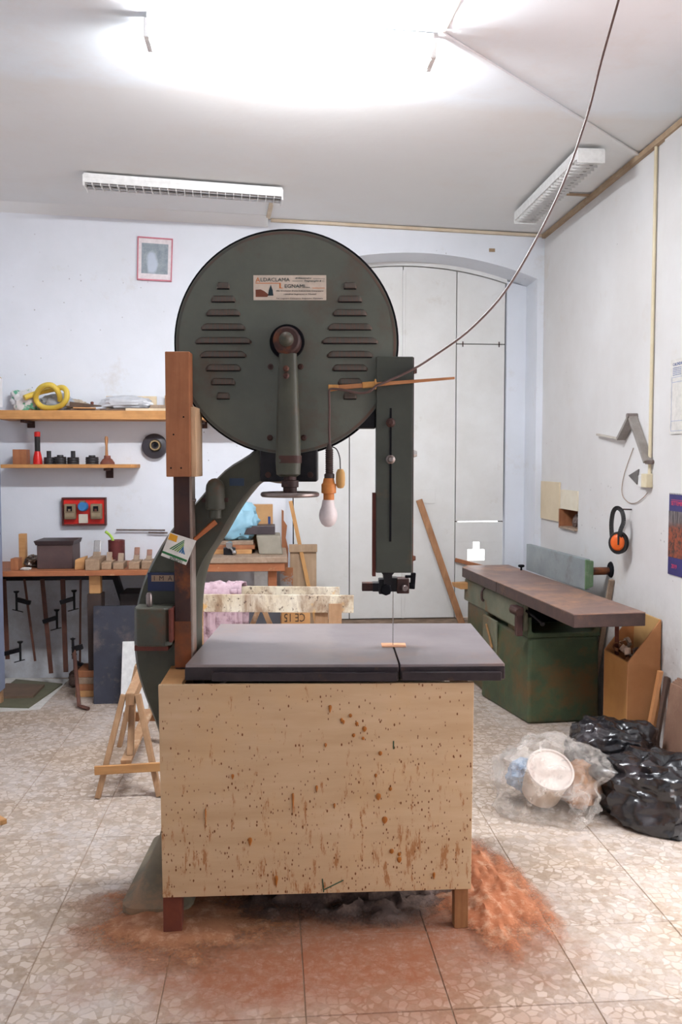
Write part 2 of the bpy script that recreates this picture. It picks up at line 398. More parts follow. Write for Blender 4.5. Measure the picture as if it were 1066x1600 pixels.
cl = MB().hexa([(XL - 0.2, YF - 0.2, zc(XL)), (XR + 0.2, YF - 0.2, zc(XR)), (XR + 0.2, 7.0, zc(XR)), (XL - 0.2, 7.0, zc(XL))],
               [(XL - 0.2, YF - 0.2, 3.75), (XR + 0.2, YF - 0.2, 3.75), (XR + 0.2, 7.0, 3.75), (XL - 0.2, 7.0, 3.75)])
struct('pavement', MB().box(XR + 0.2, XR + 9.0, -6.0, 9.0, -0.25, -0.13), pm('pinkish_paving', (226, 190, 180), (212, 176, 166), 1.5, 0.9))
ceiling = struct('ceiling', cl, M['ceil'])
# battens on the ceiling seams
def batten(n, p, q, w_, mat, h=0.012):
    a = Vector((p[0], p[1], zc(p[0]) - h / 2 - 0.0005)); b = Vector((q[0], q[1], zc(q[0]) - h / 2 - 0.0005))
    struct('trim_%d' % n, MB().bar(a, b, w_, h), mat, 0.002)
batten(1, (2.035, 1.5), (2.035, 6.53), 0.028, M['brownbat'], 0.03)
batten(2, (0.0, 6.53), (2.02, 6.53), 0.03, M['batten'], 0.02)
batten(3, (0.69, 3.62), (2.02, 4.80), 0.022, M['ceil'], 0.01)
batten(4, (0.69, 3.60), (0.72, 2.9), 0.03, M['batten'])
batten(5, (0.02, 5.86), (-0.02, 6.50), 0.03, M['batten'])
batten(6, (1.80, 5.55), (2.02, 5.54), 0.022, M['brownbat'])
cv = MB().hexa([(XL, 6.44, zc(XL) - 0.002), (-0.02, 6.44, zc(0) - 0.002), (-0.02, 6.55, zc(0) - 0.055), (XL, 6.55, zc(XL) - 0.055)],
               [(XL, 6.44, zc(XL) + 0.02), (-0.02, 6.44, zc(0) + 0.02), (-0.02, 6.56, zc(0) + 0.02), (XL, 6.56, zc(XL) + 0.02)])
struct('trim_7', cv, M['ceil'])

# the arched folding door at the back of the recess
YD = 6.86
door = bpy.data.objects.new('door_1', None); C.objects.link(door); door['kind'] = 'structure'; OFF[door.name] = (0, 0, 0)
door['label'] = 'white arched folding door of four tall leaves in the back wall'
def leaf(x0, x1, z0, z1=None, hole=None, th=0.035, y=YD):
    g = 0.0035; x0 += g; x1 -= g
    if z1 is None:
        top = [(x1 + (x0 - x1) * k / 8, arch_z(x1 + (x0 - x1) * k / 8, 0.035)) for k in range(9)]
    else: top = [(x1, z1), (x0, z1)]
    m = MB()
    if hole is None: m.prism([(x0, z0), (x1, z0)] + top, y, y + th)
    else:
        h0, h1, c0, c1, zb, zm, zt = hole
        m.prism([(x0, z0), (x1, z0), (x1, zb), (x0, zb)], y, y + th)
        m.prism([(x0, zb), (h0, zb), (h0, zm), (c0, zm), (c0, zt), (x0, zt)], y, y + th)
        m.prism([(h1, zb), (x1, zb), (x1, zt), (c1, zt), (c1, zm), (h1, zm)], y, y + th)
        m.prism([(x0, zt), (x1, zt), (x1, z1), (x0, z1)], y, y + th)
    return m
LX = [0.165, 0.606, 1.026, 1.45, 1.84]
for a, b in ((0, 1), (1, 2), (2, 3)): leaf(LX[a], LX[b], 0.35).build('door_leaf', M['doorw'], door, 0.002)
leaf(LX[3], LX[4], 2.52).build('door_leaf', M['doorw'], door, 0.002)
leaf(LX[3], LX[4], 1.121, 2.513).build('door_leaf', M['doorw'], door, 0.002)
leaf(LX[3], LX[4], 0.35, 1.112, (1.553, 1.690, 1.597, 1.648, 0.805, 0.895, 0.955)).build('door_leaf', M['doorw'], door, 0.002)
MB().box(1.022, 1.044, YD - 0.012, YD - 0.001, 0.35, 3.08).build('cover_strip', M['doorw'], door, 0.002)
MB().box(1.118, 1.288, YD - 0.006, YD - 0.001, 1.262, 1.378).build('hatch', M['doorw'], door, 0.002)
bk = MB()
bk.prism([(AX0, 0.3), (LX[3] + 0.03, 0.3)] + [(LX[3] + 0.03 + (AX0 - LX[3] - 0.03) * k / 10, arch_z(LX[3] + 0.03 + (AX0 - LX[3] - 0.03) * k / 10, 0.001)) for k in range(11)], YD + 0.05, YD + 0.07)
bk.prism([(LX[3] + 0.03, 1.15), (AX1, 1.15)] + [(AX1 + (LX[3] + 0.03 - AX1) * k / 6, arch_z(AX1 + (LX[3] + 0.03 - AX1) * k / 6, 0.001)) for k in range(7)], YD + 0.05, YD + 0.07)
bk.box(LX[4] - 0.03, AX1, YD + 0.05, YD + 0.07, 0.3, 1.15)
bk.build('gap_light_block', M['darkgap'], door)  # added dark sheet, keeps daylight out of the gaps between leaves
jm = MB().prism([(LX[4] + 0.008, 0.3), (AX1 + 0.001, 0.3), (AX1 + 0.001, ZS), (LX[4] + 0.008, arch_z(LX[4]) - 0.02)], YD - 0.02, YD + 0.05)
jm.build('jamb', M['plaster'], door)
MB().prism([(AX0 - 0.001, 0.3), (LX[0] - 0.006, 0.3), (LX[0] - 0.006, arch_z(LX[0]) - 0.02), (AX0 - 0.001, ZS)], YD - 0.02, YD + 0.05).build('jamb', M['plaster'], door)
hd = MB()
aa = [LX[0] - 0.006 + (LX[4] + 0.014 - LX[0]) * k / 14 for k in range(15)]
hd.prism([(x, arch_z(x, 0.029)) for x in aa] + [(x, arch_z(x, -0.002)) for x in reversed(aa)], YD - 0.015, YD + 0.05)
hd.build('head_frame', M['doorw'], door)
for z in (2.514,):
    for x in (1.50, 1.79): MB().box(x - 0.004, x + 0.004, YD - 0.006, YD, z - 0.02, z + 0.022).build('hinge', M['rust'], door)
struct('trim_8', MB().box(AX0 + 0.002, AX1 - 0.002, 6.62, 6.97, 0.0, 0.342), M['sill'], 0.01)

# ================================================================== LAMPS
def tube_lamp_lit():
    t = thing('fluorescent_light', 'lit white fluorescent batten glowing on the ceiling above the bandsaw', 'ceiling light', (0.09, 3.66, 3.23))
    def pt(x, y, h): return (x, y, zc(x) - h)
    MB().bar(pt(-0.49, 3.66, 0.036), pt(0.665, 3.66, 0.036), 0.06, 0.070).build('housing', M['white'], t, 0.004)
    em = emit('glowing_tube', (247, 250, 255), LAMP)
    for y in (3.615, 3.705): MB().cyl(pt(-0.475, y, 0.100), pt(0.650, y, 0.100), 0.018, n=14).build('tube', em, t, smooth=True)
    for x in (-0.483, 0.658): MB().bar(pt(x - 0.012, 3.66, 0.080), pt(x + 0.012, 3.66, 0.080), 0.135, 0.075).build('end_cap', M['white'], t, 0.004)
tube_lamp_lit()
def louvre_lamp(p, q, label):
    p, q = Vector(p), Vector(q); m = (p + q) / 2; d = (q - p).normalized(); a = Vector((-d.y, d.x, 0)); up = Vector((0, 0, 1)); L = (q - p).length
    up = a.cross(d) * (1 if a.cross(d).z > 0 else -1)
    t = thing('fluorescent_light', label, 'ceiling light', m, group='unlit tube lights')
    MB().bar(p, q, 0.155, 0.03).build('housing', M['white'], t, 0.004)
    for s in (-1, 1): MB().bar(p + a * s * 0.038 - up * 0.033, q + a * s * 0.038 - up * 0.033, 0.026, 0.026).build('tube', M['chrome'], t, 0.008, seg=3)
    n = 24
    for k in range(n + 1):
        c = p + d * (L * k / n) - up * 0.035
        MB().bar(c - a * 0.074, c + a * 0.074, 0.004, 0.042).build('louvre_blade', M['white'], t)
    for s in (-1, 1): MB().bar(p + a * s * 0.075 - up * 0.028, q + a * s * 0.075 - up * 0.028, 0.005, 0.03).build('side_rail', M['white'], t)
    for e in (p, q): MB().bar(e - a * 0.078 - up * 0.03, e + a * 0.078 - up * 0.03, 0.012, 0.07).build('end_cap', M['white'], t, 0.004)
louvre_lamp((-1.163, 5.74, zc(-1.163) - 0.03), (0.072, 5.80, zc(0.07) - 0.03), 'unlit louvred tube light on the ceiling by the back wall')
louvre_lamp((1.727, 4.72, zc(1.73) - 0.03), (1.727, 5.95, zc(1.73) - 0.03), 'unlit louvred tube light running along the right wall ceiling')

# ================================================================== BANDSAW (saw frame: right, away, up)
saw = thing('bandsaw', 'large green cast iron bandsaw with round louvred wheel cover', 'bandsaw', (-0.1, 3.2, 0), frame='saw')
CX, CZ, DC = -0.193, 2.014, 3.12
# base and column
bs = MB()
def brect(x0, x1, y0, y1, z, n=6, r=0.06):
    pts = []
    for (cx, cy, a0) in ((x1 - r, y1 - r, 0), (x0 + r, y1 - r, 90), (x0 + r, y0 + r, 180), (x1 - r, y0 + r, 270)):
        for k in range(n): a = math.radians(a0 + 90 * k / (n - 1)); pts.append((cx + r * math.cos(a), cy + r * math.sin(a), z))
    return pts
bs.rings([brect(-0.78, -0.53, 2.99, 3.62, 0.0), brect(-0.78, -0.53, 2.99, 3.62, 0.03), brect(-0.74, -0.54, 3.03, 3.58, 0.06), brect(-0.67, -0.54, 3.10, 3.50, 0.22), brect(-0.645, -0.53, 3.14, 3.44, 0.33)])
bs.build('base', pm('dusty_green_iron', (122, 112, 92), (100, 92, 76), 6, 0.7, c3=(148, 118, 90), s3=4, t3=(0.5, 0.65)), saw, smooth=True)
outer = [(440, 640), (400, 700), (350, 735), (305, 785), (265, 830), (235, 880), (215, 930), (207, 985), (210, 1040), (222, 1085), (245, 1145), (256, 1200), (262, 1262)]
inner = [(470, 690), (452, 752), (410, 753), (390, 770), (368, 800), (345, 840), (322, 875), (310, 910), (305, 950), (303, 1000), (306, 1060), (320, 1150), (350, 1262)]
so = smoothpath([sd(u, v, 3.17) for u, v in outer], 4); si = smoothpath([sd(u, v, 3.17) for u, v in inner], 4)
col = MB(); R = []
for o_, i_ in zip(so, si):
    o_, i_ = Vector(o_), Vector(i_); dd = (i_ - o_)
    R.append([Vector((o_.x, 3.20, o_.z)), o_ + dd * 0.06, i_ - dd * 0.06, Vector((i_.x, 3.20, i_.z)), Vector((i_.x, 3.36, i_.z)), Vector((o_.x, 3.36, o_.z))])
    R[-1][1].y = R[-1][2].y = 3.17
col.rings(R); col.build('column', M['greenold'], saw, 0.012, smooth=True)
MB().lathe([(0.33, 0), (0.40, 0.02), (0.40, 0.14), (0.30, 0.16)], (CX, 3.16, 0.46), 'y', 48).build('lower_wheel_cover', M['greenold'], saw, smooth=True)
MB().box(-0.60, 0.40, 3.33, 3.56, 0.0, 0.80).build('light_blocker', M['greenold'], saw, 0.01)  # added unseen box, blocks light reaching under the saw from behind
# upper wheel cover
cov = MB().lathe([(0.001, 0.0), (0.3895, 0.0), (0.3895, 0.13), (0.001, 0.13)], (CX, DC, CZ), 'y', 96).build('wheel_cover', M['green'], saw, smooth=True)
MB().lathe([(0.392, 0.0), (0.4035, 0.0), (0.4035, 0.10), (0.392, 0.10)], (CX - 0.003, DC + 0.06, CZ + 0.008), 'y', 96).build('rim_band', M['black'], cov, smooth=True)
MB().lathe([(0.3785, -0.0008), (0.3872, -0.0008), (0.3872, 0.001), (0.3785, 0.001)], (CX, DC, CZ), 'y', 96).build('worn_edge', pm('brown_worn_edge', (104, 82, 70), (78, 72, 66), 6, 0.55, c3=(76, 78, 72), s3=4, t3=(0.45, 0.55)), cov, smooth=True)
lv = MB(); prof = [(0.0, 0.013), (-0.002, 0.008), (-0.006, 0.001), (-0.0095, -0.006), (-0.0095, -0.0085), (0.0, -0.0095)]
NL = 24; rg = []
for k in range(NL + 1):
    x = -0.5 + k / NL; e = min(1.0, (0.5 - abs(x)) / 0.13); e = math.sin(e * math.pi / 2)
    rg.append([(x, a * max(0.02, e), -0.0095 + (b + 0.0095) * (0.35 + 0.65 * e)) for a, b in prof])
lv.rings(rg); lvm = lv.mesh('louver', smooth=True); lvm.materials.append(M['louver'])
sl = MB().box(-0.47, 0.47, -0.0055, 0.0005, -0.0118, -0.0090).mesh('louver_slot'); sl.materials.append(M['black'])
offp = Vector(OFF[saw.name])
rows = [(447, 20), (467.6, 38), (489, 53), (511, 69), (532.5, 88), (554, 72), (575, 55), (596.7, 38), (619, 21)]
for cxp in (349, 547):
    for v, wpx in rows:
        p = sd(cxp, v, DC) - offp
        for me in (lvm, sl):
            o = bpy.data.objects.new(me.name, me); C.objects.link(o); o.parent = cov
            o.location = (p.x, p.y - 0.0005, p.z); o.scale = (wpx * DC / F_PX, 1, 1)
# printed sticker
d0 = DC - 0.0012
a0, a1 = sd(396, 430, d0), sd(510, 469, d0)
stk = MB().box(a0.x, a1.x, d0, DC - 0.0002, a1.z, a0.z).build('sticker', flat('sticker_paper', (214, 200, 184), 0.5), cov, label='cream printed sticker')
org, teal, ink = flat('sticker_orange', (214, 122, 56), 0.5), flat('sticker_teal', (38, 62, 64), 0.5), flat('sticker_ink', (70, 60, 58), 0.5)
RX, UP = (1, 0, 0), (0, 0, 1)
SW, SH = a1.x - a0.x, a0.z - a1.z
def sp(fx, fz): return (a0.x + SW * fx, d0 - 0.0006, a1.z + SH * fz)
letters('A', 0.024, org, stk, sp(0.03, 0.72), RX, UP); letters('LDACLAMA', 0.018, teal, stk, sp(0.095, 0.75), RX, UP, width=0.102)
letters('L', 0.022, org, stk, sp(0.36, 0.475), RX, UP); letters('EGNAMI', 0.018, teal, stk, sp(0.425, 0.49), RX, UP, width=0.07)
letters('s.a.s.', 0.009, teal, stk, sp(0.715, 0.49), RX, UP)
letters('di Alessandro', 0.0085, teal, stk, sp(0.57, 0.85), RX, UP, shear=0.3, width=0.056)
letters('Tragnaniglio & C.', 0.0085, teal, stk, sp(0.69, 0.74), RX, UP, shear=0.3, width=0.072)
letters('Via Crotone Zona Industriale Catanzaro', 0.007, ink, stk, sp(0.31, 0.345), RX, UP, width=0.165, shear=0.2)
letters('vendita legnami e Mobili', 0.007, ink, stk, sp(0.41, 0.215), RX, UP, width=0.115, shear=0.2)
letters('Tel. Legnami Catanzaro  Deposito  Tavolame', 0.006, ink, stk, sp(0.31, 0.045), RX, UP, width=0.165)
def sbar(x0, x1, z0, z1, mat, name='printed_bar'):
    p, q = sp(x0, z0), sp(x1, z1); MB().box(p[0], q[0], d0 - 0.0006, d0 - 0.0001, p[2], q[2]).build(name, mat, stk)
sbar(0.03, 0.36, 0.665, 0.69, org); sbar(0.355, 0.375, 0.475, 0.69, org); sbar(0.81, 0.98, 0.475, 0.495, org); sbar(0.535, 0.675, 0.76, 0.775, teal); sbar(0.82, 0.98, 0.855, 0.866, teal)
p = [sp(x, z) for x, z in ((0.03, 0.13), (0.03, 0.42), (0.10, 0.43), (0.15, 0.36), (0.21, 0.22), (0.19, 0.13))]
MB().prism([(q[0], q[2]) for q in p], d0 - 0.0006, d0 - 0.0001).build('printed_logs', flat('log_brown', (120, 66, 46), 0.5), stk)
p = [sp(x, z) for x, z in ((0.20, 0.18), (0.275, 0.18), (0.265, 0.4), (0.238, 0.62), (0.212, 0.4))]
MB().prism([(q[0], q[2]) for q in p], d0 - 0.0009, d0 - 0.0007).build('printed_tree', flat('tree_teal', (26, 48, 56), 0.5), stk)
# hub and tension tube
hub = MB().lathe([(0.001, -0.012), (0.060, -0.012), (0.062, 0.0), (0.001, 0.0)], (CX + 0.003, DC, CZ + 0.004), 'y', 40).build('hub_ring', M['black'], saw, smooth=True)
hb = MB().lathe([(0.001, -0.105), (0.020, -0.10), (0.026, -0.09), (0.040, -0.088), (0.047, -0.08), (0.049, -0.01), (0.001, -0.01)], (-0.187, DC, CZ), 'y', 40).build('hub', M['rust'], saw, smooth=True)
MB().lathe([(0.001, -0.128), (0.012, -0.125), (0.022, -0.112), (0.025, -0.10), (0.001, -0.10)], (-0.187, DC, CZ), 'y', 32).build('hub_cap', M['greenold'], hb, smooth=True)
tb = MB(); R = []
for z, wd, dp in ((1.545, 0.060, 0.05), (1.553, 0.084, 0.075), (1.60, 0.089, 0.078), (1.72, 0.082, 0.07), (1.86, 0.070, 0.058), (1.97, 0.062, 0.05)):
    R.append([(-0.184 + wd / 2 * math.copysign(abs(math.cos(t)) ** 0.7, math.cos(t)), 3.065 + dp / 2 * math.copysign(abs(math.sin(t)) ** 0.7, math.sin(t)), z) for t in [2 * math.pi * k / 28 for k in range(28)]])
tub = tb.rings(R).build('tension_tube', M['greenold'], saw, smooth=True)
MB().rings([[(-0.182 + (0.0895 if z < 1.62 else 0.0885) / 2 * math.copysign(abs(math.cos(t)) ** 0.7, math.cos(t)), 3.065 + 0.0795 / 2 * math.copysign(abs(math.sin(t)) ** 0.7, math.sin(t)), z) for t in [2 * math.pi * k / 28 for k in range(28)]] for z in (1.592, 1.618)]).build('worn_band', M['rust'], tub, smooth=True)
for u, v, d in ((447, 576, 3.025), (447, 587, 3.024), (423, 573, DC), (470, 573, DC), (422, 684, DC), (475, 684, DC)):
    q = sd(u, v, d); MB().lathe([(0.001, -0.007), (0.006, -0.007), (0.0105, -0.003), (0.011, 0.004), (0.001, 0.004)], q, 'y', 16).build('bolt', M['rust'], tub if d < 3.1 else cov, smooth=True)
MB().box(-0.289, -0.085, 3.13, 3.30, 1.525, 1.69).build('slide_bracket', M['blackm'], saw, 0.006)
for x in (-0.11, -0.26): MB().lathe([(0.001, -0.006), (0.010, -0.006), (0.011, 0.002), (0.001, 0.002)], (x, 3.128, 1.55), 'y', 12).build('bolt', M['rust'], saw, smooth=True)
wx, wz = -0.178, 1.487
MB().lathe([(0.001, 0.07), (0.022, 0.07), (0.022, 0.046), (0.03, 0.044), (0.03, 0.022), (0.024, 0.02), (0.024, -0.012), (0.001, -0.012)], (wx, 3.06, wz), 'z', 24).build('screw_collar', M['rust'], saw, smooth=True)
hw = MB(); N = 48; R = []
for k in range(N + 1):
    t = 2 * math.pi * k / N; c = Vector((math.cos(t), math.sin(t), 0))
    R.append([Vector((wx, 3.06, wz - 0.004)) + c * (0.094 + 0.009 * math.cos(s)) + Vector((0, 0, 0.009 * math.sin(s))) for s in [2 * math.pi * j / 10 for j in range(10)]])
hw.rings(R, caps=False)
hwo = hw.build('handwheel', M['steel'], saw, smooth=True)
MB().lathe([(0.024, 0.004), (0.092, 0.002), (0.092, -0.003), (0.024, -0.005)], (wx, 3.06, wz - 0.004), 'z', 36).build('web', M['steel'], hwo, smooth=True)
# knob housing and name plates on the column
kn = MB().lathe([(0.001, 0.088), (0.012, 0.086), (0.024, 0.078), (0.032, 0.064), (0.034, 0.05), (0.035, -0.02), (0.030, -0.024), (0.021, -0.026), (0.021, -0.055), (0.001, -0.055)], (-0.45, 3.135, 1.45), 'z', 28).build('grease_cup', M['greenold'], saw, smooth=True)
for s in (-1, 1): MB().cyl((-0.45 + s * 0.034, 3.135, 1.46), (-0.45 + s * 0.046, 3.135, 1.46), 0.008, n=10).build('ear', M['rust'], kn)
MB().box(-0.403, -0.350, 3.164, 3.1695, 1.510, 1.537).build('name_plate', flat('small_blue_plate', (44, 62, 84), 0.4), saw, label='small blue metal plate')
ima = MB().box(-0.702, -0.605, 3.162, 3.1695, 1.128, 1.195).build('name_plate', flat('dark_blue_plate', (36, 48, 84), 0.45), saw, label='dark blue maker plate')
MB().box(-0.688, -0.607, 3.160, 3.1622, 1.163, 1.186).build('name_strip', flat('plate_cream', (168, 140, 116), 0.5), ima)
letters('I  M  A', 0.024, flat('plate_ink', (60, 34, 30), 0.5), ima, (-0.680, 3.1595, 1.1665), RX, UP, width=0.066)
# switch box
sw = MB().rings([[(x, y, z) for x, y in ((-0.735, 3.16), (-0.735, 3.09), (-0.72, 3.06), (-0.62, 3.055), (-0.60, 3.075), (-0.60, 3.16))] for z in (0.945, 0.955, 1.070, 1.082)]).build('switch_box', M['greenold'], saw, 0.006)
MB().box(-0.606, -0.594, 3.05, 3.16, 0.962, 1.080).build('box_cover', M['rustred'], sw, 0.003)
MB().lathe([(0.001, 0.05), (0.008, 0.048), (0.012, 0.04), (0.012, 0.012), (0.010, 0.0), (0.001, 0.0)], (-0.683, 3.10, 1.082), 'z', 20).build('switch_knob', M['steel'], sw, smooth=True)
MB().box(-0.732, -0.615, 3.072, 3.16, 0.928, 0.945).build('gasket', M['rustred'], sw)
# table with its saw slot
def tabmat():
    t = NT('planed_iron_table'); co = t.coord('Object')
    c = t.mix(t.ramp(t.noise(co, 4, 5), 0.3, 0.7), lin((136, 126, 128)), lin((114, 104, 106)))
    c = t.mix(t.ramp(t.noise(t.coord('Object', (1, 1, 1), (2, 5, 1)), 3.2, 5, 0.7), 0.52, 0.7, 0, 0.6), c, lin((152, 118, 98)))
    sep = t.n('ShaderNodeSeparateXYZ'); t.l(t.n('ShaderNodeTexCoord').outputs['Object'], sep.inputs[0])
    edge = t.math('ADD', sep.outputs[0], t.math('MULTIPLY', t.noise(co, 5, 4), 0.1))
    du = t.math('MULTIPLY', t.ramp(edge, 0.10, 0.13, 1, 0), t.ramp(t.noise(co, 3, 4), 0.3, 0.6, 0.35, 0.8))
    c = t.mix(t.math('MULTIPLY', du, 0.5), c, lin((166, 152, 146)))
    t.bump(t.noise(co, 60, 3), 0.08, 0.002)
    return t.fin(c, 0.33, 0.3, 0.6)
tab = MB().prism([(-0.52, 2.895), (0.193, 2.899), (0.190, 3.20), (0.195, 3.20), (0.199, 2.899), (0.55, 2.912), (0.545, 3.645), (-0.503, 3.63)], 0.866, 0.92, 'xy').build('table', tabmat(), saw, 0.006, seg=3)
MB().prism([(-0.522, 2.893), (0.192, 2.897), (0.192, 2.903), (-0.522, 2.899)], 0.868, 0.911, 'xy').build('front_edge', M['ironedge'], tab, 0.002)
MB().prism([(0.200, 2.897), (0.551, 2.910), (0.551, 2.916), (0.200, 2.903)], 0.868, 0.911, 'xy').build('front_edge', M['ironedge'], tab, 0.002)
MB().box(-0.43, 0.187, 2.874, 2.894, 0.868, 0.897).build('fence_rail', M['ironedge'], tab, 0.002)
MB().box(0.203, 0.535, 2.884, 2.902, 0.868, 0.897).build('fence_rail', M['ironedge'], tab, 0.002)
MB().prism([(0.150, 3.170), (0.238, 3.170), (0.240, 3.235), (0.149, 3.235)], 0.9195, 0.9225, 'xy').build('table_insert', wood('insert_wood', (222, 168, 130), (204, 148, 112), 'x'), tab, 0.001)
MB().box(-0.30, 0.15, 3.15, 3.55, 0.78, 0.866).build('trunnion', M['greenold'], saw, 0.01)
# blade
MB().box(0.1905, 0.1925, 3.195, 3.215, 0.90, 1.13).build('blade', M['chrome'], saw)
# sliding guard over the blade
gd = MB().box(0.124, 0.254, 3.10, 3.17, 1.202, 1.965).build('blade_guard', M['guardgreen'], saw, 0.003)
MB().box(0.254, 0.2565, 3.101, 3.17, 1.202, 1.962).build('rusted_edge', M['rust'], gd)
MB().box(0.1715, 0.1785, 3.0975, 3.101, 1.314, 1.785).build('slot', M['black'], gd)
for z, r in ((1.734, 0.0125), (1.605, 0.012)): 
    MB().lathe([(0.001, -0.012), (r * 0.6, -0.012), (r, -0.006), (r, 0.0), (r * 1.35, 0.002), (r * 1.35, 0.005), (0.001, 0.005)], (0.175, 3.096, z), 'y', 18).build('bolt', M['rust'] if z > 1.7 else M['steel'], gd, smooth=True)
MB().box(0.112, 0.124, 3.11, 3.16, 1.188, 1.486).build('wear_strip', M['rustred'], gd)
for z, r in ((1.918, 0.012), (1.625, 0.014), (1.251, 0.011)): MB().cyl((0.2565, 3.13, z), (0.2565 + r, 3.13, z), r, r * 0.7, n=14).build('bolt', M['rust'] if z != 1.625 else M['chrome'], gd, smooth=True)
MB().box(0.02, 0.125, 3.135, 3.20, 1.715, 1.80).build('guard_arm', M['blackm'], saw, 0.006)
# guide assembly
gp = MB().rings([[(x, y, z) for x, y in ((0.14 + i_, 3.16), (0.14 + i_, 3.24), (0.20 - i_, 3.24), (0.20 - i_, 3.16))] for z, i_ in ((1.202, 0.0), (1.186, 0.014), (1.15, 0.018))]).build('guide_post', M['blackm'], saw)
gb = MB().box(0.138, 0.181, 3.175, 3.235, 1.114, 1.168).build('guide_block', M['blackm'], saw, 0.003)
MB().box(0.204, 0.249, 3.175, 3.235, 1.116, 1.171).build('guide_block', M['rust'], saw, 0.003)
MB().box(0.18, 0.206, 3.185, 3.235, 1.122, 1.172).build('guide_bridge', M['blackm'], saw)
MB().box(0.116, 0.14, 3.18, 3.23, 1.123, 1.154).build('guide_bar', M['blackm'], saw, 0.001)
MB().box(0.077, 0.117, 3.185, 3.225, 1.124, 1.153).build('guide_roller', M['rust'], saw, 0.001)
MB().lathe([(0.001, -0.026), (0.019, -0.026), (0.021, -0.022), (0.021, 0.0), (0.001, 0.0)], (0.163, 3.176, 1.133), 'y', 8).build('lobed_knob', M['black'], gb, 0.003)
MB().lathe([(0.001, -0.018), (0.009, -0.018), (0.0115, -0.014), (0.0115, 0.0), (0.001, 0.0)], (0.232, 3.176, 1.138), 'y', 16).build('thumb_screw', M['steel'], gb, smooth=True)
wn = MB().cyl((0.249, 3.2, 1.142), (0.268, 3.2, 1.142), 0.012, n=12); wn.bar((0.262, 3.2, 1.13), (0.266, 3.2, 1.190), 0.016, 0.018); wn.bar((0.235, 3.2, 1.176), (0.266, 3.2, 1.176), 0.012, 0.010)
wn.build('wing_nut', M['black'], gb, 0.003)
# guard channel of the rising blade, with its wooden cover
ch = MB().box(-0.591, -0.535, 3.09, 3.098, 0.8585, 1.55).box(-0.591, -0.583, 3.098, 3.16, 0.8585, 1.55)
ch.build('channel_guard', M['rust'], saw, 0.002)
MB().box(-0.535, -0.527, 3.09, 3.168, 0.8585, 1.55).build('channel_flange', pm('zinc_flange', (158, 146, 138), (132, 112, 100), 8, 0.45, 0.4, c3=(150, 92, 60), s3=5), saw, 0.002)
MB().box(-0.592, -0.534, 3.088, 3.0895, 0.865, 1.03).build('rust_patch', pm('orange_rust', (140, 76, 38), (96, 58, 40), 10, 0.7), saw)
wcv = MB().box(-0.602, -0.518, 3.02, 3.085, 1.545, 1.973).build('wooden_cover', M['block'], saw, 0.003)
MB().box(-0.518, -0.500, 3.03, 3.17, 1.545, 1.785).build('side_board', wood('pale_pine', (216, 182, 146), (196, 160, 124), 'z'), wcv, 0.002)
for x, z in ((-0.585, 1.575), (-0.55, 1.575), (-0.575, 1.69), (-0.54, 1.75)): MB().lathe([(0.001, -0.001), (0.003, -0.001), (0.003, 0.0), (0.001, 0.0)], (x, 3.02, z), 'y', 10).build('nail_hole', M['black'], wcv)
MB().cyl((-0.527, 3.11, 1.46), (-0.515, 3.11, 1.46), 0.006, n=10).build('bolt', M['steel'], saw)

# ------------------------------------------------------------------ splattered plywood front standing before the saw
pb = thing('plywood_screen', 'paint-splattered plywood panel on short legs below the saw table', 'panel', (-0.08, 2.90, 0), frame='saw')
A, B = Vector((-0.602, 2.848)), Vector((0.446, 2.900)); dv = (B - A).normalized(); nv = Vector((-dv.y, dv.x))
def pbox(s0, s1, n0, n1, z0, z1, m=None):
    m = m or MB(); c = [A + dv * s0 + nv * n0, A + dv * s1 + nv * n0, A + dv * s1 + nv * n1, A + dv * s0 + nv * n1]
    return m.hexa([(p.x, p.y, z0) for p in c], [(p.x, p.y, z1) for p in c])
Lp = (B - A).length
fp = MB(); c = [(A, 0.0), (B, 0.0), (B, 0.018), (A, 0.018)]
lo = [A + dv * 0.006, B - dv * 0.004]; fp.hexa([(lo[0].x, lo[0].y, 0.143), (lo[1].x, lo[1].y, 0.147), (lo[1].x + nv.x * 0.018, lo[1].y + nv.y * 0.018, 0.147), (lo[0].x + nv.x * 0.018, lo[0].y + nv.y * 0.018, 0.143)],
   [(A.x, A.y, 0.862), (B.x, B.y, 0.858), (B.x + nv.x * 0.018, B.y + nv.y * 0.018, 0.858), (A.x + nv.x * 0.018, A.y + nv.y * 0.018, 0.862)])
fpo = fp.build('front_panel', M['ply'], pb, 0.0015)
pbox(0.004, 0.066, 0.0185, 0.075, 0.0, 0.85).build('leg', M['redleg'], pb, 0.002)
pbox(0.992, 1.040, 0.0185, 0.065, 0.0, 0.85).build('leg', M['brownleg'], pb, 0.002)
pbox(0.0, 0.072, 0.0185, 0.30, 0.836, 0.857).build('top_board', M['pine'], pb, 0.002)
pbox(1.030, 1.042, 0.066, 0.36, 0.16, 0.835).build('side_panel', M['pinez'], pb, 0.002)  # this side and the next added to stop light leaking in
pbox(0.0, 0.012, 0.0765, 0.30, 0.16, 0.835).build('side_panel', M['pinez'], pb, 0.002)
dripm = flat('varnish_drip', (168, 102, 40), 0.3)
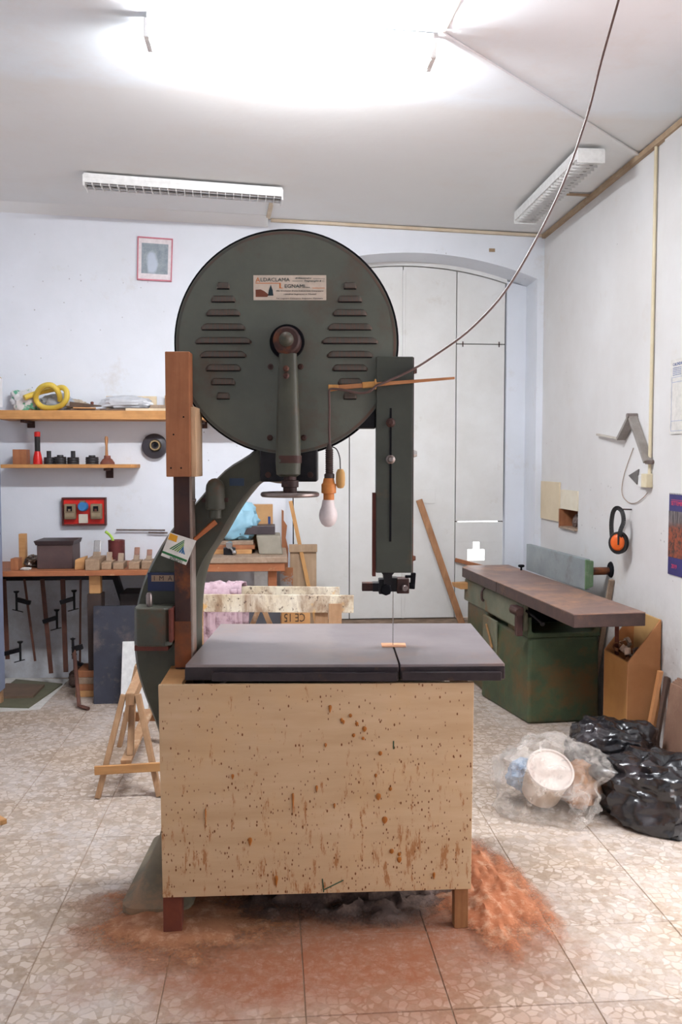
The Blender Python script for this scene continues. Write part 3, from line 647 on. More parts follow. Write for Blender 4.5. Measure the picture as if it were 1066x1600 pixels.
for u, v, r, tl in ((516, 1105, 3, 8), (534, 1125, 2.5, 3), (537, 1128, 2.5, 3), (548, 1119, 3, 1), (558, 1132, 3, 2), (570, 1140, 4, 2), (553, 1150, 3, 1), (568, 1155, 2.5, 1), (595, 1179, 3.5, 1), (592, 1246, 4.5, 4), (588, 1213, 2.5, 3), (602, 1283, 5, 3), (611, 1235, 3, 1), (613, 1333, 4, 1), (625, 1346, 4, 3), (625, 1338, 3, 1), (509, 1164, 2.5, 3), (458, 1241, 2, 34), (495, 1230, 2.5, 8), (364, 1210, 2.5, 5), (391, 1310, 3.5, 9), (432, 1370, 3, 16), (322, 1262, 1.2, 30), (680, 1370, 2.5, 8), (523, 1258, 2, 6)):
    q = sd(u, v, 2.87); s_ = (Vector((q.x, q.y)) - A).dot(dv); q = A + dv * s_; rr = r * 2.87 / F_PX; z = sd(u, v, 2.87).z; L_ = tl * 2.87 / F_PX
    MB().rings([[(q.x + k * rr * math.cos(t), q.y - h, z + (k * rr * math.sin(t) if math.sin(t) > 0 else k * rr * math.sin(t) - L_ * (k if k < 1 else 1) * (0.2 + 0.8 * abs(math.sin(t)) ** 6))) for t in [2 * math.pi * j / 12 for j in range(12)]] for k, h in ((1, -0.001), (0.9, 0.002), (0.3, 0.004))]).build('paint_drip', dripm, fpo, smooth=True)
gm = flat('green_crayon', (58, 84, 60), 0.6)
for u0, v0, u1, v1 in ((504, 1374, 506, 1395), (507, 1391, 537, 1377), (616, 1160, 616, 1173)):
    P, Q = sd(u0, v0, 2.87), sd(u1, v1, 2.87)
    def onp(K): s_ = (Vector((K.x, K.y)) - A).dot(dv); k_ = A + dv * s_; return Vector((k_.x, k_.y - 0.0006, K.z))
    MB().bar(onp(P), onp(Q), 0.004, 0.001, up=(0, 1, 0)).build('crayon_mark', gm, fpo)

# ------------------------------------------------------------------ sawdust lying under the saw
def dustmat(name, c1, c2, c3, h):
    m = pm(name, c1, c2, 26, 0.95, c3=c3, s3=20, t3=(0.5, 0.65), bump=0.25, bs=160)
    nt = m.node_tree; b = nt.nodes['Principled BSDF']; out = nt.nodes['Material Output']
    tc = nt.nodes.new('ShaderNodeTexCoord'); sp_ = nt.nodes.new('ShaderNodeSeparateXYZ'); nt.links.new(tc.outputs['Object'], sp_.inputs[0])
    nz = nt.nodes.new('ShaderNodeTexNoise'); nz.inputs['Scale'].default_value = 90; nz.inputs['Detail'].default_value = 6; nz.inputs['Roughness'].default_value = 0.8; nt.links.new(tc.outputs['Object'], nz.inputs['Vector'])
    ma = nt.nodes.new('ShaderNodeMath'); ma.operation = 'MULTIPLY_ADD'; nt.links.new(sp_.outputs[2], ma.inputs[0]); ma.inputs[1].default_value = 1.0 / h; nt.links.new(nz.outputs['Fac'], ma.inputs[2])
    mr = nt.nodes.new('ShaderNodeMapRange'); mr.inputs['From Min'].default_value = 0.45; mr.inputs['From Max'].default_value = 1.0; nt.links.new(ma.outputs[0], mr.inputs['Value'])
    tr_ = nt.nodes.new('ShaderNodeBsdfTransparent'); mx = nt.nodes.new('ShaderNodeMixShader'); nt.links.new(mr.outputs['Result'], mx.inputs[0]); nt.links.new(tr_.outputs[0], mx.inputs[1]); nt.links.new(b.outputs[0], mx.inputs[2]); nt.links.new(mx.outputs[0], out.inputs['Surface'])
    return m
def heap(name, label, cx, cy, rx, ry, h, mat, seed, n=44, lump=0.5):
    m = MB(); rg = []
    for j in range(n + 1):
        row = []
        for i in range(n + 1):
            x, y = -1.25 + 2.5 * i / n, -1.25 + 2.5 * j / n
            r = math.hypot(x, y) + 0.30 * noise.fractal(Vector((x * 1.6 + seed, y * 1.6, seed)), 0.8, 2, 4)
            z = h * max(-0.25, (1 - r)) ** 1.0 if r < 1 else h * max(-0.25, 1 - r)
            z *= 1 + lump * noise.fractal(Vector((x * 5, y * 5, seed * 2)), 0.7, 2, 4)
            row.append((cx + rx * x, cy + ry * y, z))
        rg.append(row)
    m.rings(rg, closed=False)
    b = MB(); keep = [f for f in m.f if max(m.v[i][2] for i in f) > -0.004]
    b.v, b.f = m.v, keep
    return solo(name, label, 'sawdust', b, mat, (cx, cy, 0), kind='stuff', smooth=True)
sdo = dustmat('orange_sawdust', (190, 124, 88), (170, 102, 68), (202, 156, 126), 0.03)
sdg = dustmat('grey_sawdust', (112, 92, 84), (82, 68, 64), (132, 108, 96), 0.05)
sdb = dustmat('brown_sawdust', (176, 122, 86), (156, 102, 72), (196, 150, 118), 0.022)
q = hz(768, 1420); heap('sawdust', 'orange sawdust drift on the floor beside the right panel leg', q.x, q.y + 0.12, 0.215, 0.50, 0.035, sdo, 3.3)
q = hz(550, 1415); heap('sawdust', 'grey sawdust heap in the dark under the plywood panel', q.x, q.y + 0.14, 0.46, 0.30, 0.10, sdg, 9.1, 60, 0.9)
q = hz(245, 1450); heap('sawdust', 'brown sawdust drift round the left panel leg and saw foot', q.x + 0.06, q.y + 0.06, 0.42, 0.30, 0.022, sdb, 5.7)

# ------------------------------------------------------------------ lamp lashed to a stick on the saw guard
lp = thing('hanging_lamp', 'white bulb in an orange taped socket hanging from the wooden stick', 'lamp', (-0.04, 3.08, 1.367), frame='saw')
tape = pm('orange_tape', (206, 134, 66), (184, 108, 48), 20, 0.5)
MB().lathe([(0.001, 0.0), (0.012, 0.002), (0.024, 0.012), (0.031, 0.028), (0.033, 0.042), (0.030, 0.058), (0.024, 0.072), (0.020, 0.096), (0.001, 0.096)], (-0.045, 3.08, 1.367), 'z', 32).build('bulb', flat('opal_bulb', (226, 216, 216), 0.35), lp, smooth=True)
MB().lathe([(0.001, 0.096), (0.019, 0.096), (0.019, 0.118), (0.026, 0.120), (0.026, 0.150), (0.021, 0.156), (0.018, 0.172), (0.001, 0.172)], (-0.043, 3.08, 1.367), 'z', 24).build('socket', tape, lp, smooth=True)
pr_ = [(0.001, 0.172), (0.018, 0.172), (0.018, 0.186)]
for k in range(12): pr_ += [(0.0145, 0.188 + k * 0.0075), (0.012, 0.191 + k * 0.0075)]
pr_ += [(0.010, 0.279), (0.006, 0.292), (0.001, 0.292)]
MB().lathe(pr_, (-0.041, 3.08, 1.367), 'z', 20).build('ribbed_sleeve', pm('brown_bakelite', (72, 58, 52), (52, 44, 44), 14, 0.5), lp, smooth=True)
cabm = flat('black_flex', (44, 38, 40), 0.5)
pts = smoothpath([sd(515.5, 698, 3.08), sd(514.5, 670, 3.085), sd(515, 640, 3.085), sd(514.5, 615, 3.082), sd(517, 608, 3.078), sd(535, 609, 3.075), sd(560, 614, 3.075), sd(577, 612, 3.075), sd(588, 603, 3.075), sd(600, 598, 3.078), sd(640, 580, 3.09), sd(680, 555, 3.1), sd(740, 510, 3.1), sd(800, 440, 3.1), sd(870, 310, 3.1), sd(915, 190, 3.1), sd(940, 95, 3.12), sd(967, 0, 3.14), sd(974, -28, 3.15), sd(981, -62, 3.15)], 6)
MB().tube(pts, 0.0042, 8).build('cable', flat('brown_flex', (92, 70, 66), 0.5), lp, smooth=True)
MB().tube(smoothpath([sd(519, 698, 3.078), sd(526, 702, 3.076), sd(531, 715, 3.076), sd(532, 734, 3.076)], 5), 0.0022, 6).build('switch_wire', cabm, lp, smooth=True)
MB().lathe([(0.001, 0.0), (0.010, 0.002), (0.0155, 0.012), (0.0165, 0.035), (0.0155, 0.055), (0.010, 0.067), (0.001, 0.069)], (-0.002, 3.076, 1.503), 'z', 16).build('rocker_switch', wood('yellowed_switch', (206, 172, 116), (186, 142, 84), 'z'), lp, smooth=True)
st = thing('wooden_stick', 'thin pale wooden stick tied across the saw blade guard', 'stick', (0.17, 3.088, 1.865), frame='saw')
sk = wood('stick_wood', (190, 136, 92), (164, 106, 66), 'x')
MB().bar(sd(516, 606.5, 3.088), sd(710.6, 590.7, 3.092), 0.012, 0.017, w2=0.010, h2=0.008).build('stick', sk, st, 0.001)
tp = pm('yellow_tape', (200, 150, 84), (172, 116, 60), 24, 0.5)
MB().bar(sd(513, 606.5, 3.088), sd(529, 605.5, 3.088), 0.018, 0.024, h2=0.019).build('tape_wrap', tp, st, 0.003)
MB().bar(sd(566, 602, 3.088), sd(589, 600.5, 3.088), 0.017, 0.021).build('tape_wrap', tp, st, 0.003)
MB().bar(sd(585, 600.5, 3.088), sd(588, 600.5, 3.088), 0.021, 0.036).build('tape_wrap', tp, st, 0.003)

# ------------------------------------------------------------------ advertising card hung on the channel post, small wedge
dS = 3.07
P0, P1, P2, P3 = [sd(u, v, dS) for u, v in ((265.3, 831.8), (306.7, 844.8), (290.6, 883), (251.4, 868))]
cd = thing('advert_card', 'small tilted white advert card with green striped triangle on the saw post', 'card', P3, frame='saw')
cdo = MB().hexa([P3, P2, P2 + Vector((0, 0.003, 0)), P3 + Vector((0, 0.003, 0))], [P0, P1, P1 + Vector((0, 0.003, 0)), P0 + Vector((0, 0.003, 0))]).build('card', M['paper'], cd)
cr = (P2 - P3).normalized(); cu_ = (P0 - P3).normalized(); cw, chh = (P2 - P3).length, (P0 - P3).length
def cp(a, b, e=0.0006): return P3 + (P2 - P3) * a + (P0 - P3) * b + Vector((0, -e, 0))
def cpoly(pts, mat, name, e=0.0006):
    n = len(pts); fr = [cp(a, b, e) for a, b in pts]; bk_ = [cp(a, b, 0.0001) for a, b in pts]
    MB().add(fr + bk_, [tuple(range(n)), tuple(reversed(range(n, 2 * n)))] + [(i, n + i, n + (i + 1) % n, (i + 1) % n) for i in range(n)]).build(name, mat, cd)
gG, gB, gY = flat('card_green', (40, 110, 60), 0.6), flat('card_blue', (46, 110, 160), 0.6), flat('card_yellow', (226, 160, 40), 0.6)
gL = flat('card_lime', (120, 160, 80), 0.6)
cpoly([(0.0, 0.12), (0.98, 0.12), (0.98, 0.21), (0.0, 0.21)], gG, 'printed_band')
cpoly([(0.03, 0.72), (0.36, 0.72), (0.33, 0.98), (0.03, 0.98)], gY, 'printed_patch')
for k in range(7):
    f = k / 7.0; a0_, a1_ = 0.20 + 0.66 * f, 0.20 + 0.66 * f + 0.06
    cpoly([(a0_, 0.38), (a1_, 0.38), (0.60 + 0.10 * f + 0.035, 0.92 - 0.44 * f), (0.60 + 0.10 * f, 0.92 - 0.44 * f)], (gG, gG, gL, gL, gB, gB, gB)[k], 'printed_stripe')
letters('ASIMOT', 0.020, flat('card_ink', (24, 60, 36), 0.6), cdo, cp(0.33, 0.115, 0.0012), cr, cr.cross(Vector((0, 1, 0))) * -1, width=0.05)
solo('wood_offcut', 'short orange-brown wood offcut wedged behind the advert card', 'offcut', MB().bar(sd(303, 844, 3.12), sd(337, 815, 3.15), 0.014, 0.012, w2=0.016, h2=0.020), wood('orange_wood', (168, 98, 54), (140, 76, 40), 'x'), sd(303, 844, 3.12), frame='saw', bevel=0.002)

# ================================================================== JOINTER on the right
J0 = Vector((1.655, 5.2, 0)); JR = math.radians(3.97)
jn = thing('jointer_planer', 'heavy green cast iron jointer planer with long rusty table', 'jointer', J0, JR)
OFF[jn.name] = (0, 0, 0)
jg = pm('jointer_green', (74, 88, 62), (58, 72, 52), 7, 0.5, c3=(104, 78, 46), s3=4.5, t3=(0.46, 0.66), bump=0.25, bs=40)
jgd = pm('jointer_green_dusty', (124, 124, 104), (102, 106, 88), 7, 0.6, c3=(122, 98, 68), s3=5, t3=(0.55, 0.7), bump=0.25, bs=40)
jt = pm('rusty_planed_iron', (150, 122, 110), (128, 102, 96), 6, 0.45, 0.2, c3=(182, 138, 110), s3=3, t3=(0.5, 0.65), bump=0.08)
je = pm('rusty_iron_edge', (88, 68, 62), (66, 52, 50), 10, 0.5, 0.2, c3=(110, 78, 60), s3=8)
# pedestal: chamfered front, hollow top seen as a dark throat
MB().hexa([(-0.115, -0.05, 0), (0.345, -0.05, 0), (0.345, 1.05, 0), (-0.20, 0.62, 0)], [(-0.115, -0.05, 0.535), (0.335, -0.05, 0.535), (0.335, 1.05, 0.535), (-0.15, 0.62, 0.535)]).build('pedestal', jg, jn, 0.02, seg=3)
MB().box(-0.15, 0.33, 0.62, 1.12, 0.0, 0.58).build('pedestal', jg, jn, 0.02, seg=3)
rim = MB().prism([(-0.125, 0.53), (0.34, 0.53), (0.34, 0.66), (0.30, 0.66), (0.30, 0.575), (0.285, 0.56), (-0.085, 0.56), (-0.098, 0.575), (-0.098, 0.66), (-0.125, 0.66)], -0.06, 0.30)
rim.build('throat_rim', jg, jn, 0.008)
MB().box(-0.098, 0.30, 0.28, 0.30, 0.55, 0.72).build('throat_back', M['black'], jn)
MB().box(-0.10, 0.33, 0.30, 1.12, 0.535, 0.745).build('body', jg, jn, 0.008)
MB().hexa([(-0.165, -0.07, 0.575), (-0.125, -0.07, 0.575), (-0.10, 1.16, 0.575), (-0.165, 1.16, 0.575)], [(-0.160, -0.07, 0.735), (-0.125, -0.07, 0.752), (-0.10, 1.16, 0.752), (-0.160, 1.16, 0.735)]).build('side_casing', jgd, jn, 0.012, seg=3)
pl = MB().hexa([(-0.162, 0.42, 0.30), (-0.150, 0.42, 0.30), (-0.150, 0.68, 0.30), (-0.172, 0.68, 0.30)], [(-0.166, 0.42, 0.55), (-0.150, 0.42, 0.55), (-0.150, 0.68, 0.55), (-0.170, 0.68, 0.55)]).build('scale_plate', jgd, jn, 0.008)
MB().bar((-0.176, 0.46, 0.36), (-0.178, 0.58, 0.50), 0.014, 0.014).bar((-0.176, 0.46, 0.33), (-0.178, 0.50, 0.42), 0.012, 0.02).build('lever', pm('brass_lever', (150, 112, 66), (110, 80, 50), 14, 0.45), pl, 0.003)
MB().tube(smoothpath([(-0.168, 0.66, 0.735), (-0.185, 0.66, 0.71), (-0.185, 0.66, 0.66), (-0.172, 0.66, 0.645)], 4), 0.009, 8).build('hook_handle', je, jn, smooth=True)
for z0, n_ in ((0, 'infeed_table'), (1, 'outfeed_table')):
    y0, y1 = ((-0.885, 0.335), (0.343, 1.215))[z0]
    poly = [(-0.192, y0 + (0.0 if z0 == 0 else 0)), (0.196, y0), (0.196, y1), (-0.192, y1)]
    if z0 == 1: poly = [(-0.192, y0), (0.196, y0), (0.196, y1), (-0.13, y1), (-0.192, y1 - 0.10)]
    o = MB().prism([(a, b) for a, b in poly], 0.818, 0.823 - 0.0008 * z0, 'xy').build(n_, jt, jn, 0.001)
    MB().prism([(a, b) for a, b in poly], 0.752, 0.8179, 'xy').build('table_casting', je, o, 0.003)
MB().hexa([(-0.05, 0.05, 0.69), (0.24, 0.05, 0.69), (0.24, 0.27, 0.69), (-0.05, 0.27, 0.69)], [(-0.05, -0.30, 0.752), (0.14, -0.30, 0.752), (0.24, 0.27, 0.752), (-0.05, 0.27, 0.752)]).build('table_wedge', je, jn, 0.004)
br = MB().box(-0.205, -0.166, -0.09, -0.045, 0.55, 0.72).box(-0.215, -0.166, -0.10, 0.02, 0.675, 0.725).build('clamp_bracket', pm('oxblood_iron', (78, 48, 44), (56, 38, 38), 12, 0.5), jn, 0.006)
MB().cyl((-0.20, -0.12, 0.70), (-0.20, 0.0, 0.70), 0.024, n=16).build('pivot', M['rust'], br, smooth=True)
MB().tube([(-0.14, -0.07, 0.70), (-0.12, -0.11, 0.685), (-0.085, -0.18, 0.645)], 0.008, 10).ball((-0.083, -0.185, 0.642), 0.015).build('crank_handle', M['blackm'], jn, smooth=True)
# fence
fc = MB().box(0.202, 0.236, -0.125, 0.86, 0.826, 1.012).build('fence', pm('grey_blue_fence', (150, 160, 162), (132, 142, 146), 6, 0.45, 0.2, c3=(120, 124, 120), s3=4), jn, 0.004)
MB().hexa([(0.200, -0.140, 0.828), (0.262, -0.118, 0.845), (0.262, -0.10, 0.845), (0.200, -0.1255, 0.828)], [(0.200, -0.140, 1.012), (0.262, -0.118, 1.0), (0.262, -0.10, 1.0), (0.200, -0.1255, 1.012)]).build('fence_end', pm('fence_green', (88, 122, 84), (104, 130, 98), 14, 0.5, c3=(150, 160, 140), s3=10), fc, 0.006)
MB().cyl((0.236, -0.06, 0.93), (0.386, -0.055, 0.93), 0.024, n=18).build('fence_bar', M['rust'], jn, smooth=True)
MB().lathe([(0.001, 0.0), (0.007, 0.0), (0.007, 0.02), (0.02, 0.024), (0.024, 0.031), (0.02, 0.039), (0.001, 0.04)], (0.17, 0.87, 0.823), 'z', 16).build('clamp_knob', M['black'], jn, smooth=True)
# black disc painting the dark of the hole where the fence bar enters
q = rw(955, 890)
solo('wall_hole_disc', 'dark ragged hole in the right wall behind the jointer bar', 'wall hole', MB().lathe([(0.001, -0.004), (0.045, -0.004), (0.05, 0.004), (0.001, 0.004)], (2.046, q.y, q.z), 'x', 14), M['black'], (2.046, q.y, q.z))
# offcuts lying behind the far end of the table
MB().hexa([(-0.215, 1.07, 0.665), (0.0, 1.07, 0.665), (0.0, 1.18, 0.665), (-0.245, 1.18, 0.672)], [(-0.225, 1.07, 0.715), (0.0, 1.07, 0.715), (0.0, 1.18, 0.715), (-0.255, 1.18, 0.705)]).build('end_offcut', M['pine'], jn, 0.004)  # stray wood offcut parented to the jointer, not a machine part
solo('wood_strip', 'narrow wood strip leaning on the door under the bright cut-out', 'strip', MB().bar((1.448, 6.842, 0.815), (1.76, 6.80, 0.735), 0.02, 0.03), M['block'], (1.6, 6.82, 0.77), bevel=0.002)
q = rw(956, 906, 2.03); q2 = rw(940, 942, 2.03)
solo('wood_lath', 'short grey lath leaning on the wall beneath the jointer bar', 'lath', MB().bar(q, (2.0, q2.y + 0.10, 0.0), 0.03, 0.02), M['greyw'], (2.0, q2.y, 0), bevel=0.001)
solo('wood_lath', 'brown wood lath leaning diagonally against the white door', 'lath', MB().bar(at(655, 781, 6.83), at(723, 978, 6.64), 0.05, 0.022, up=(0, 1, 0)), wood('lath_wood', (176, 130, 92), (150, 104, 70), 'z'), at(723, 978, 6.64), bevel=0.002)

# ------------------------------------------------------------------ scrap box, boards by the right wall
sb = thing('scrap_box', 'tall orange chipboard box with slanted top full of wood shavings', 'box', (1.94, 4.56, 0))
x0, x1, y0, y1, th_ = 1.852, 2.028, 4.40, 4.73, 0.012
def zt(x): return 0.545 + (x - x0) / (x1 - x0) * 0.225
def side(y): return MB().prism([(x0, 0), (x1, 0), (x1, zt(x1)), (x0, zt(x0))], y, y + th_)
side(y0).build('side_panel', M['mdf'], sb, 0.001); side(y1 - th_).build('side_panel', M['mdf'], sb, 0.001)
MB().box(x0, x0 + th_, y0 + th_, y1 - th_, 0, zt(x0)).build('front_panel', pm('yellow_chipboard', (190, 136, 74), (172, 116, 58), 5, 0.6), sb, 0.001)
MB().box(x1 - th_, x1, y0 + th_, y1 - th_, 0, zt(x1)).build('back_panel', pm('pale_chipboard', (206, 168, 112), (190, 150, 96), 5, 0.6), sb, 0.001)
MB().box(x0 + th_, x1 - th_, y0 + th_, y1 - th_, 0.30, 0.45).build('bottom', M['mdf'], sb)
shm = [pm('pale_shaving', (226, 204, 188), (208, 180, 158), 20, 0.7), pm('brown_shaving', (160, 106, 66), (130, 84, 54), 20, 0.7), pm('grey_shaving', (150, 134, 122), (120, 104, 94), 20, 0.7)]
for k in range(26):
    cx, cy = random.uniform(x0 + 0.035, x1 - 0.04), random.uniform(y0 + 0.04, y1 - 0.04); cz = 0.47 + random.uniform(0, 0.10) + (cx - x0) * 0.35
    r_ = random.uniform(0.012, 0.022); a_ = Vector((random.uniform(-1, 1), random.uniform(-1, 1), random.uniform(-0.6, 0.9))).normalized(); b_ = a_.cross(Vector((0.3, 0.2, 1))).normalized(); c_ = a_.cross(b_)
    m = MB(); rg = []
    for i in range(9):
        t = i / 8 * random.uniform(4.5, 5.0); rg.append([Vector((cx, cy, cz)) + (b_ * math.cos(t) + c_ * math.sin(t)) * (r_ * (1 + 0.06 * i)) + a_ * w_ for w_ in (-0.018, 0.018)])
    m.rings(rg, closed=False)
    o = solo('wood_shaving', ('pale', 'brown', 'grey')[k % 3] + ' curled wood shaving lying in the tall orange scrap box', 'wood shaving', m, shm[k % 3], (cx, cy, cz), group='curled shavings in the scrap box', smooth=True)
    md = o.modifiers.new('thick', 'SOLIDIFY'); md.thickness = 0.0022
solo('wood_strip', 'reddish wood strip standing upright in the scrap box', 'strip', MB().bar((1.905, 4.68, 0.452), (1.895, 4.66, 0.725), 0.022, 0.02), M['redleg'], (1.905, 4.68, 0.452), bevel=0.001)
solo('plank', 'narrow orange plank leaning against the scrap box side', 'plank', MB().hexa([(1.865, 4.25, 0.0), (1.885, 4.245, 0.0), (1.885, 4.275, 0.0), (1.865, 4.28, 0.0)], [(2.0, 4.345, 0.51), (2.018, 4.34, 0.51), (2.018, 4.37, 0.51), (2.0, 4.375, 0.51)]), M['mdf'], (1.87, 4.26, 0), bevel=0.001)
solo('board', 'dark board leaning in the gap between scrap box and brown panels', 'board', MB().hexa([(1.90, 4.21, 0.0), (1.916, 4.21, 0.0), (1.916, 4.243, 0.0), (1.90, 4.243, 0.0)], [(2.015, 4.285, 0.49), (2.03, 4.285, 0.49), (2.03, 4.325, 0.49), (2.015, 4.325, 0.49)]), pm('dark_board', (92, 70, 58), (74, 56, 48), 6, 0.7), (1.9, 4.22, 0), bevel=0.001)
for k in range(4):
    xo = 1.965 - 0.016 * k; yo = 4.19 - 0.01 * k
    solo('hardboard_sheet', ['hindmost', 'second from the wall', 'third from the wall', 'foremost'][k] + ' brown hardboard sheet leaning on the right wall', 'sheet',
         MB().hexa([(xo, yo, 0), (xo + 0.012, yo, 0), (xo + 0.012, yo - 0.6, 0), (xo, yo - 0.6, 0)], [(xo + 0.055, yo + 0.005, 0.515 - 0.006 * k), (xo + 0.067, yo + 0.005, 0.515 - 0.006 * k), (xo + 0.067, yo - 0.6, 0.535 - 0.006 * k), (xo + 0.055, yo - 0.6, 0.535 - 0.006 * k)]),
         pm('hardboard_%d' % k, (146, 112, 92), (126, 94, 78), 5, 0.7, c3=(160, 128, 108), s3=4), (xo, yo - 0.3, 0), bevel=0.001)

# ------------------------------------------------------------------ rubbish bags
def blob(c, r, seed, amp=0.14, fold=0.05, n=72, m=44, fine=0.2, rot=0.0):
    R = []; c = Vector(c)
    for j in range(m + 1):
        ph = -math.pi / 2 + math.pi * (j + 0.01) / (m + 0.02); ring = []
        for k in range(n):
            t = 2 * math.pi * k / n; d = Vector((math.cos(ph) * math.cos(t), math.cos(ph) * math.sin(t), math.sin(ph)))
            f = 1 + amp * noise.fractal(d * 1.3 + Vector((seed, seed * 2, 0)), 0.9, 2, 3)
            w1 = noise.noise(Vector((d.x * 2.6 + seed, d.y * 2.6, d.z * 2.6 - seed)))
            w2 = noise.noise(Vector((d.x * 6 - seed, d.y * 6 + 3, d.z * 3)))
            f += fold * (1 - 2.2 * abs(w1)) + fold * 0.4 * (1 - 2.4 * abs(w2)) + fold * fine * noise.noise(d * 15)
            sgn = lambda a: math.copysign(abs(a) ** 0.85, a)
            p = Vector((r[0] * sgn(d.x) * f, r[1] * sgn(d.y) * f, r[2] * sgn(d.z) * f))
            p = Matrix.Rotation(rot, 3, 'Z') @ p + c
            if p.z < 0.004: p.z = 0.004 + 0.0005 * noise.noise(p * 20)
            ring.append(p)
        R.append(ring)
    return R
def bagmat():
    t = NT('black_polythene'); co = t.coord('Object')
    t.bump(t.noise(t.coord('Object', (1, 1, 1)), 5, 2, 0.5, 2.0), 0.22, 0.05)
    c = t.mix(t.ramp(t.noise(co, 5, 4), 0.45, 0.7), lin((26, 26, 30)), lin((52, 44, 48)))
    return t.fin(c, 0.27, 0, 0.8)
bgm = bagmat()
solo('rubbish_bag', 'black plastic rubbish bag lying behind, nearest the jointer', 'bag', MB().rings(blob((1.685, 4.16, 0.15), (0.205, 0.17, 0.16), 2.2, 0.20, 0.10, 96, 60, 0.04, rot=-0.4)), bgm, (1.70, 4.12, 0), smooth=True)
solo('rubbish_bag', 'black plastic rubbish bag slumped in front at the right edge', 'bag', MB().rings(blob((1.735, 3.70, 0.12), (0.265, 0.20, 0.165), 6.4, 0.22, 0.12, 96, 60, 0.04, rot=-0.65)), bgm, (1.74, 3.70, 0), smooth=True)
def clearmat():
    t = NT('clear_polythene'); co = t.coord('Object')
    tr = t.n('ShaderNodeBsdfTransparent'); tr.inputs[0].default_value = (0.95, 0.95, 0.95, 1)
    n = t.ramp(t.noise(co, 9, 5, 0.6, 1.5), 0.4, 0.7, 0.12, 0.42)
    mx = t.n('ShaderNodeMixShader'); t.l(n, mx.inputs[0]); t.l(tr.outputs[0], mx.inputs[1]); t.l(t.b.outputs[0], mx.inputs[2])
    t.l(mx.outputs[0], t.out.inputs['Surface'])
    t.bump(t.noise(t.coord('Object'), 20, 4, 0.55, 1.5), 0.6, 0.03)
    return t.fin(lin((236, 228, 220)), 0.2, 0, 0.8)
solo('rubbish_bag', 'clear plastic rubbish bag holding a paint bucket on the floor', 'bag', MB().rings(blob((1.285, 3.86, 0.135), (0.235, 0.20, 0.185), 4.1, 0.24, 0.13, 96, 60, 0.12, rot=-0.35)), clearmat(), (1.30, 3.83, 0), smooth=True)
bk2 = thing('paint_bucket', 'dirty white bucket with round lid inside the clear bag', 'bucket', (1.27, 3.80, 0.02))
tilt = Matrix.Rotation(math.radians(38), 3, Vector((1, 0.1, 0)))
def lat(prof, mat, name, n=36):
    m = MB().lathe(prof, (0, 0, 0), 'z', n); m.v = [tuple(tilt @ Vector(v) + Vector((1.235, 3.90, 0.07))) for v in m.v]; return m.build(name, mat, bk2, smooth=True)
lat([(0.001, 0.0), (0.085, 0.0), (0.092, 0.01), (0.099, 0.17), (0.001, 0.17)], pm('stained_bucket', (226, 206, 186), (210, 186, 162), 8, 0.5, c3=(160, 150, 100), s3=7, t3=(0.56, 0.7), stretch=(1, 1, 0.25)), 'bucket_body')
lat([(0.001, 0.172), (0.10, 0.172), (0.107, 0.17), (0.107, 0.184), (0.098, 0.186), (0.095, 0.177), (0.001, 0.177)], pm('bucket_lid', (232, 222, 214), (208, 190, 180), 10, 0.45, c3=(170, 140, 130), s3=9), 'lid')
solo('cardboard_scrap', 'crumpled brown cardboard scrap at the right inside the clear bag', 'scrap', MB().rings(blob((1.40, 3.88, 0.10), (0.09, 0.11, 0.085), 8.0, 0.3, 0.12, 24, 16)), pm('wet_cardboard', (176, 128, 88), (132, 92, 66), 10, 0.8), (1.43, 3.84, 0.01))
solo('plastic_scrap', 'crumpled pale blue plastic scrap at the left inside the clear bag', 'scrap', MB().rings(blob((1.16, 3.95, 0.13), (0.06, 0.07, 0.06), 3.0, 0.3, 0.15, 24, 16)), pm('blue_plastic', (150, 178, 208), (196, 200, 206), 10, 0.5), (1.16, 3.95, 0.05))

# ================================================================== RIGHT WALL fittings
def wplate(name, label, cat, u0, v0, u1, v1, mat, t=0.008, gap=0.0005, bevel=0.002):
    a, b = rw(u0, v0), rw(u1, v1); zz0, zz1 = min(a.z, b.z), max(a.z, b.z)
    return solo(name, label, cat, MB().box(2.05 - gap - t, 2.05 - gap, b.y, a.y, zz0, zz1), mat, (2.05, (a.y + b.y) / 2, zz0), bevel=bevel)
crm = pm('cream_panel', (226, 210, 180), (214, 196, 164), 4, 0.6)
a = rw(846, 757); b = rw(876, 812)
solo('cover_board', 'cream square cover board screwed to the right wall corner', 'board', MB().box(2.036, 2.049, b.y, 6.52, 1.165, 1.447), crm, (2.049, 6.3, 1.165), bevel=0.002)
nf = thing('niche_frame', 'wooden framed hole in the right wall with torn cream paper', 'wall box', (2.05, 5.91, NZ0))
MB().box(2.041, 2.0495, NY0 - 0.01, NY1, NZ1, NZ1 + 0.135).build('torn_paper', pm('torn_cream', (232, 224, 204), (220, 208, 184), 6, 0.7), nf)
MB().box(2.03, 2.165, NY1 - 0.018, NY1 - 0.001, NZ0 + 0.001, NZ1 - 0.001).build('side_board', M['block'], nf, 0.001)
MB().box(2.03, 2.165, NY0 + 0.001, NY1 - 0.02, NZ0 + 0.001, NZ0 + 0.014).build('bottom_board', M['greyw'], nf, 0.001)
MB().box(2.160, 2.168, NY0 + 0.001, NY1 - 0.02, NZ0 + 0.015, NZ1 - 0.001).build('back_board', M['black'], nf)
MB().rings(blob((2.12, 5.93, 1.185), (0.03, 0.06, 0.045), 5, 0.3, 0.1, 20, 12)).build('crumpled_foil', M['steel'], nf)
mb_ = thing('folding_bracket', 'grey metal folding arm bracket fixed to the right wall', 'bracket', rw(1016, 725, 2.04))
grm = pm('grey_bracket', (160, 154, 148), (138, 130, 124), 10, 0.45, 0.4)
P_, Q_, T_, E_ = rw(970, 686, 2.02), rw(988, 650, 2.02), rw(1013, 722, 2.02), rw(934, 679, 2.035)
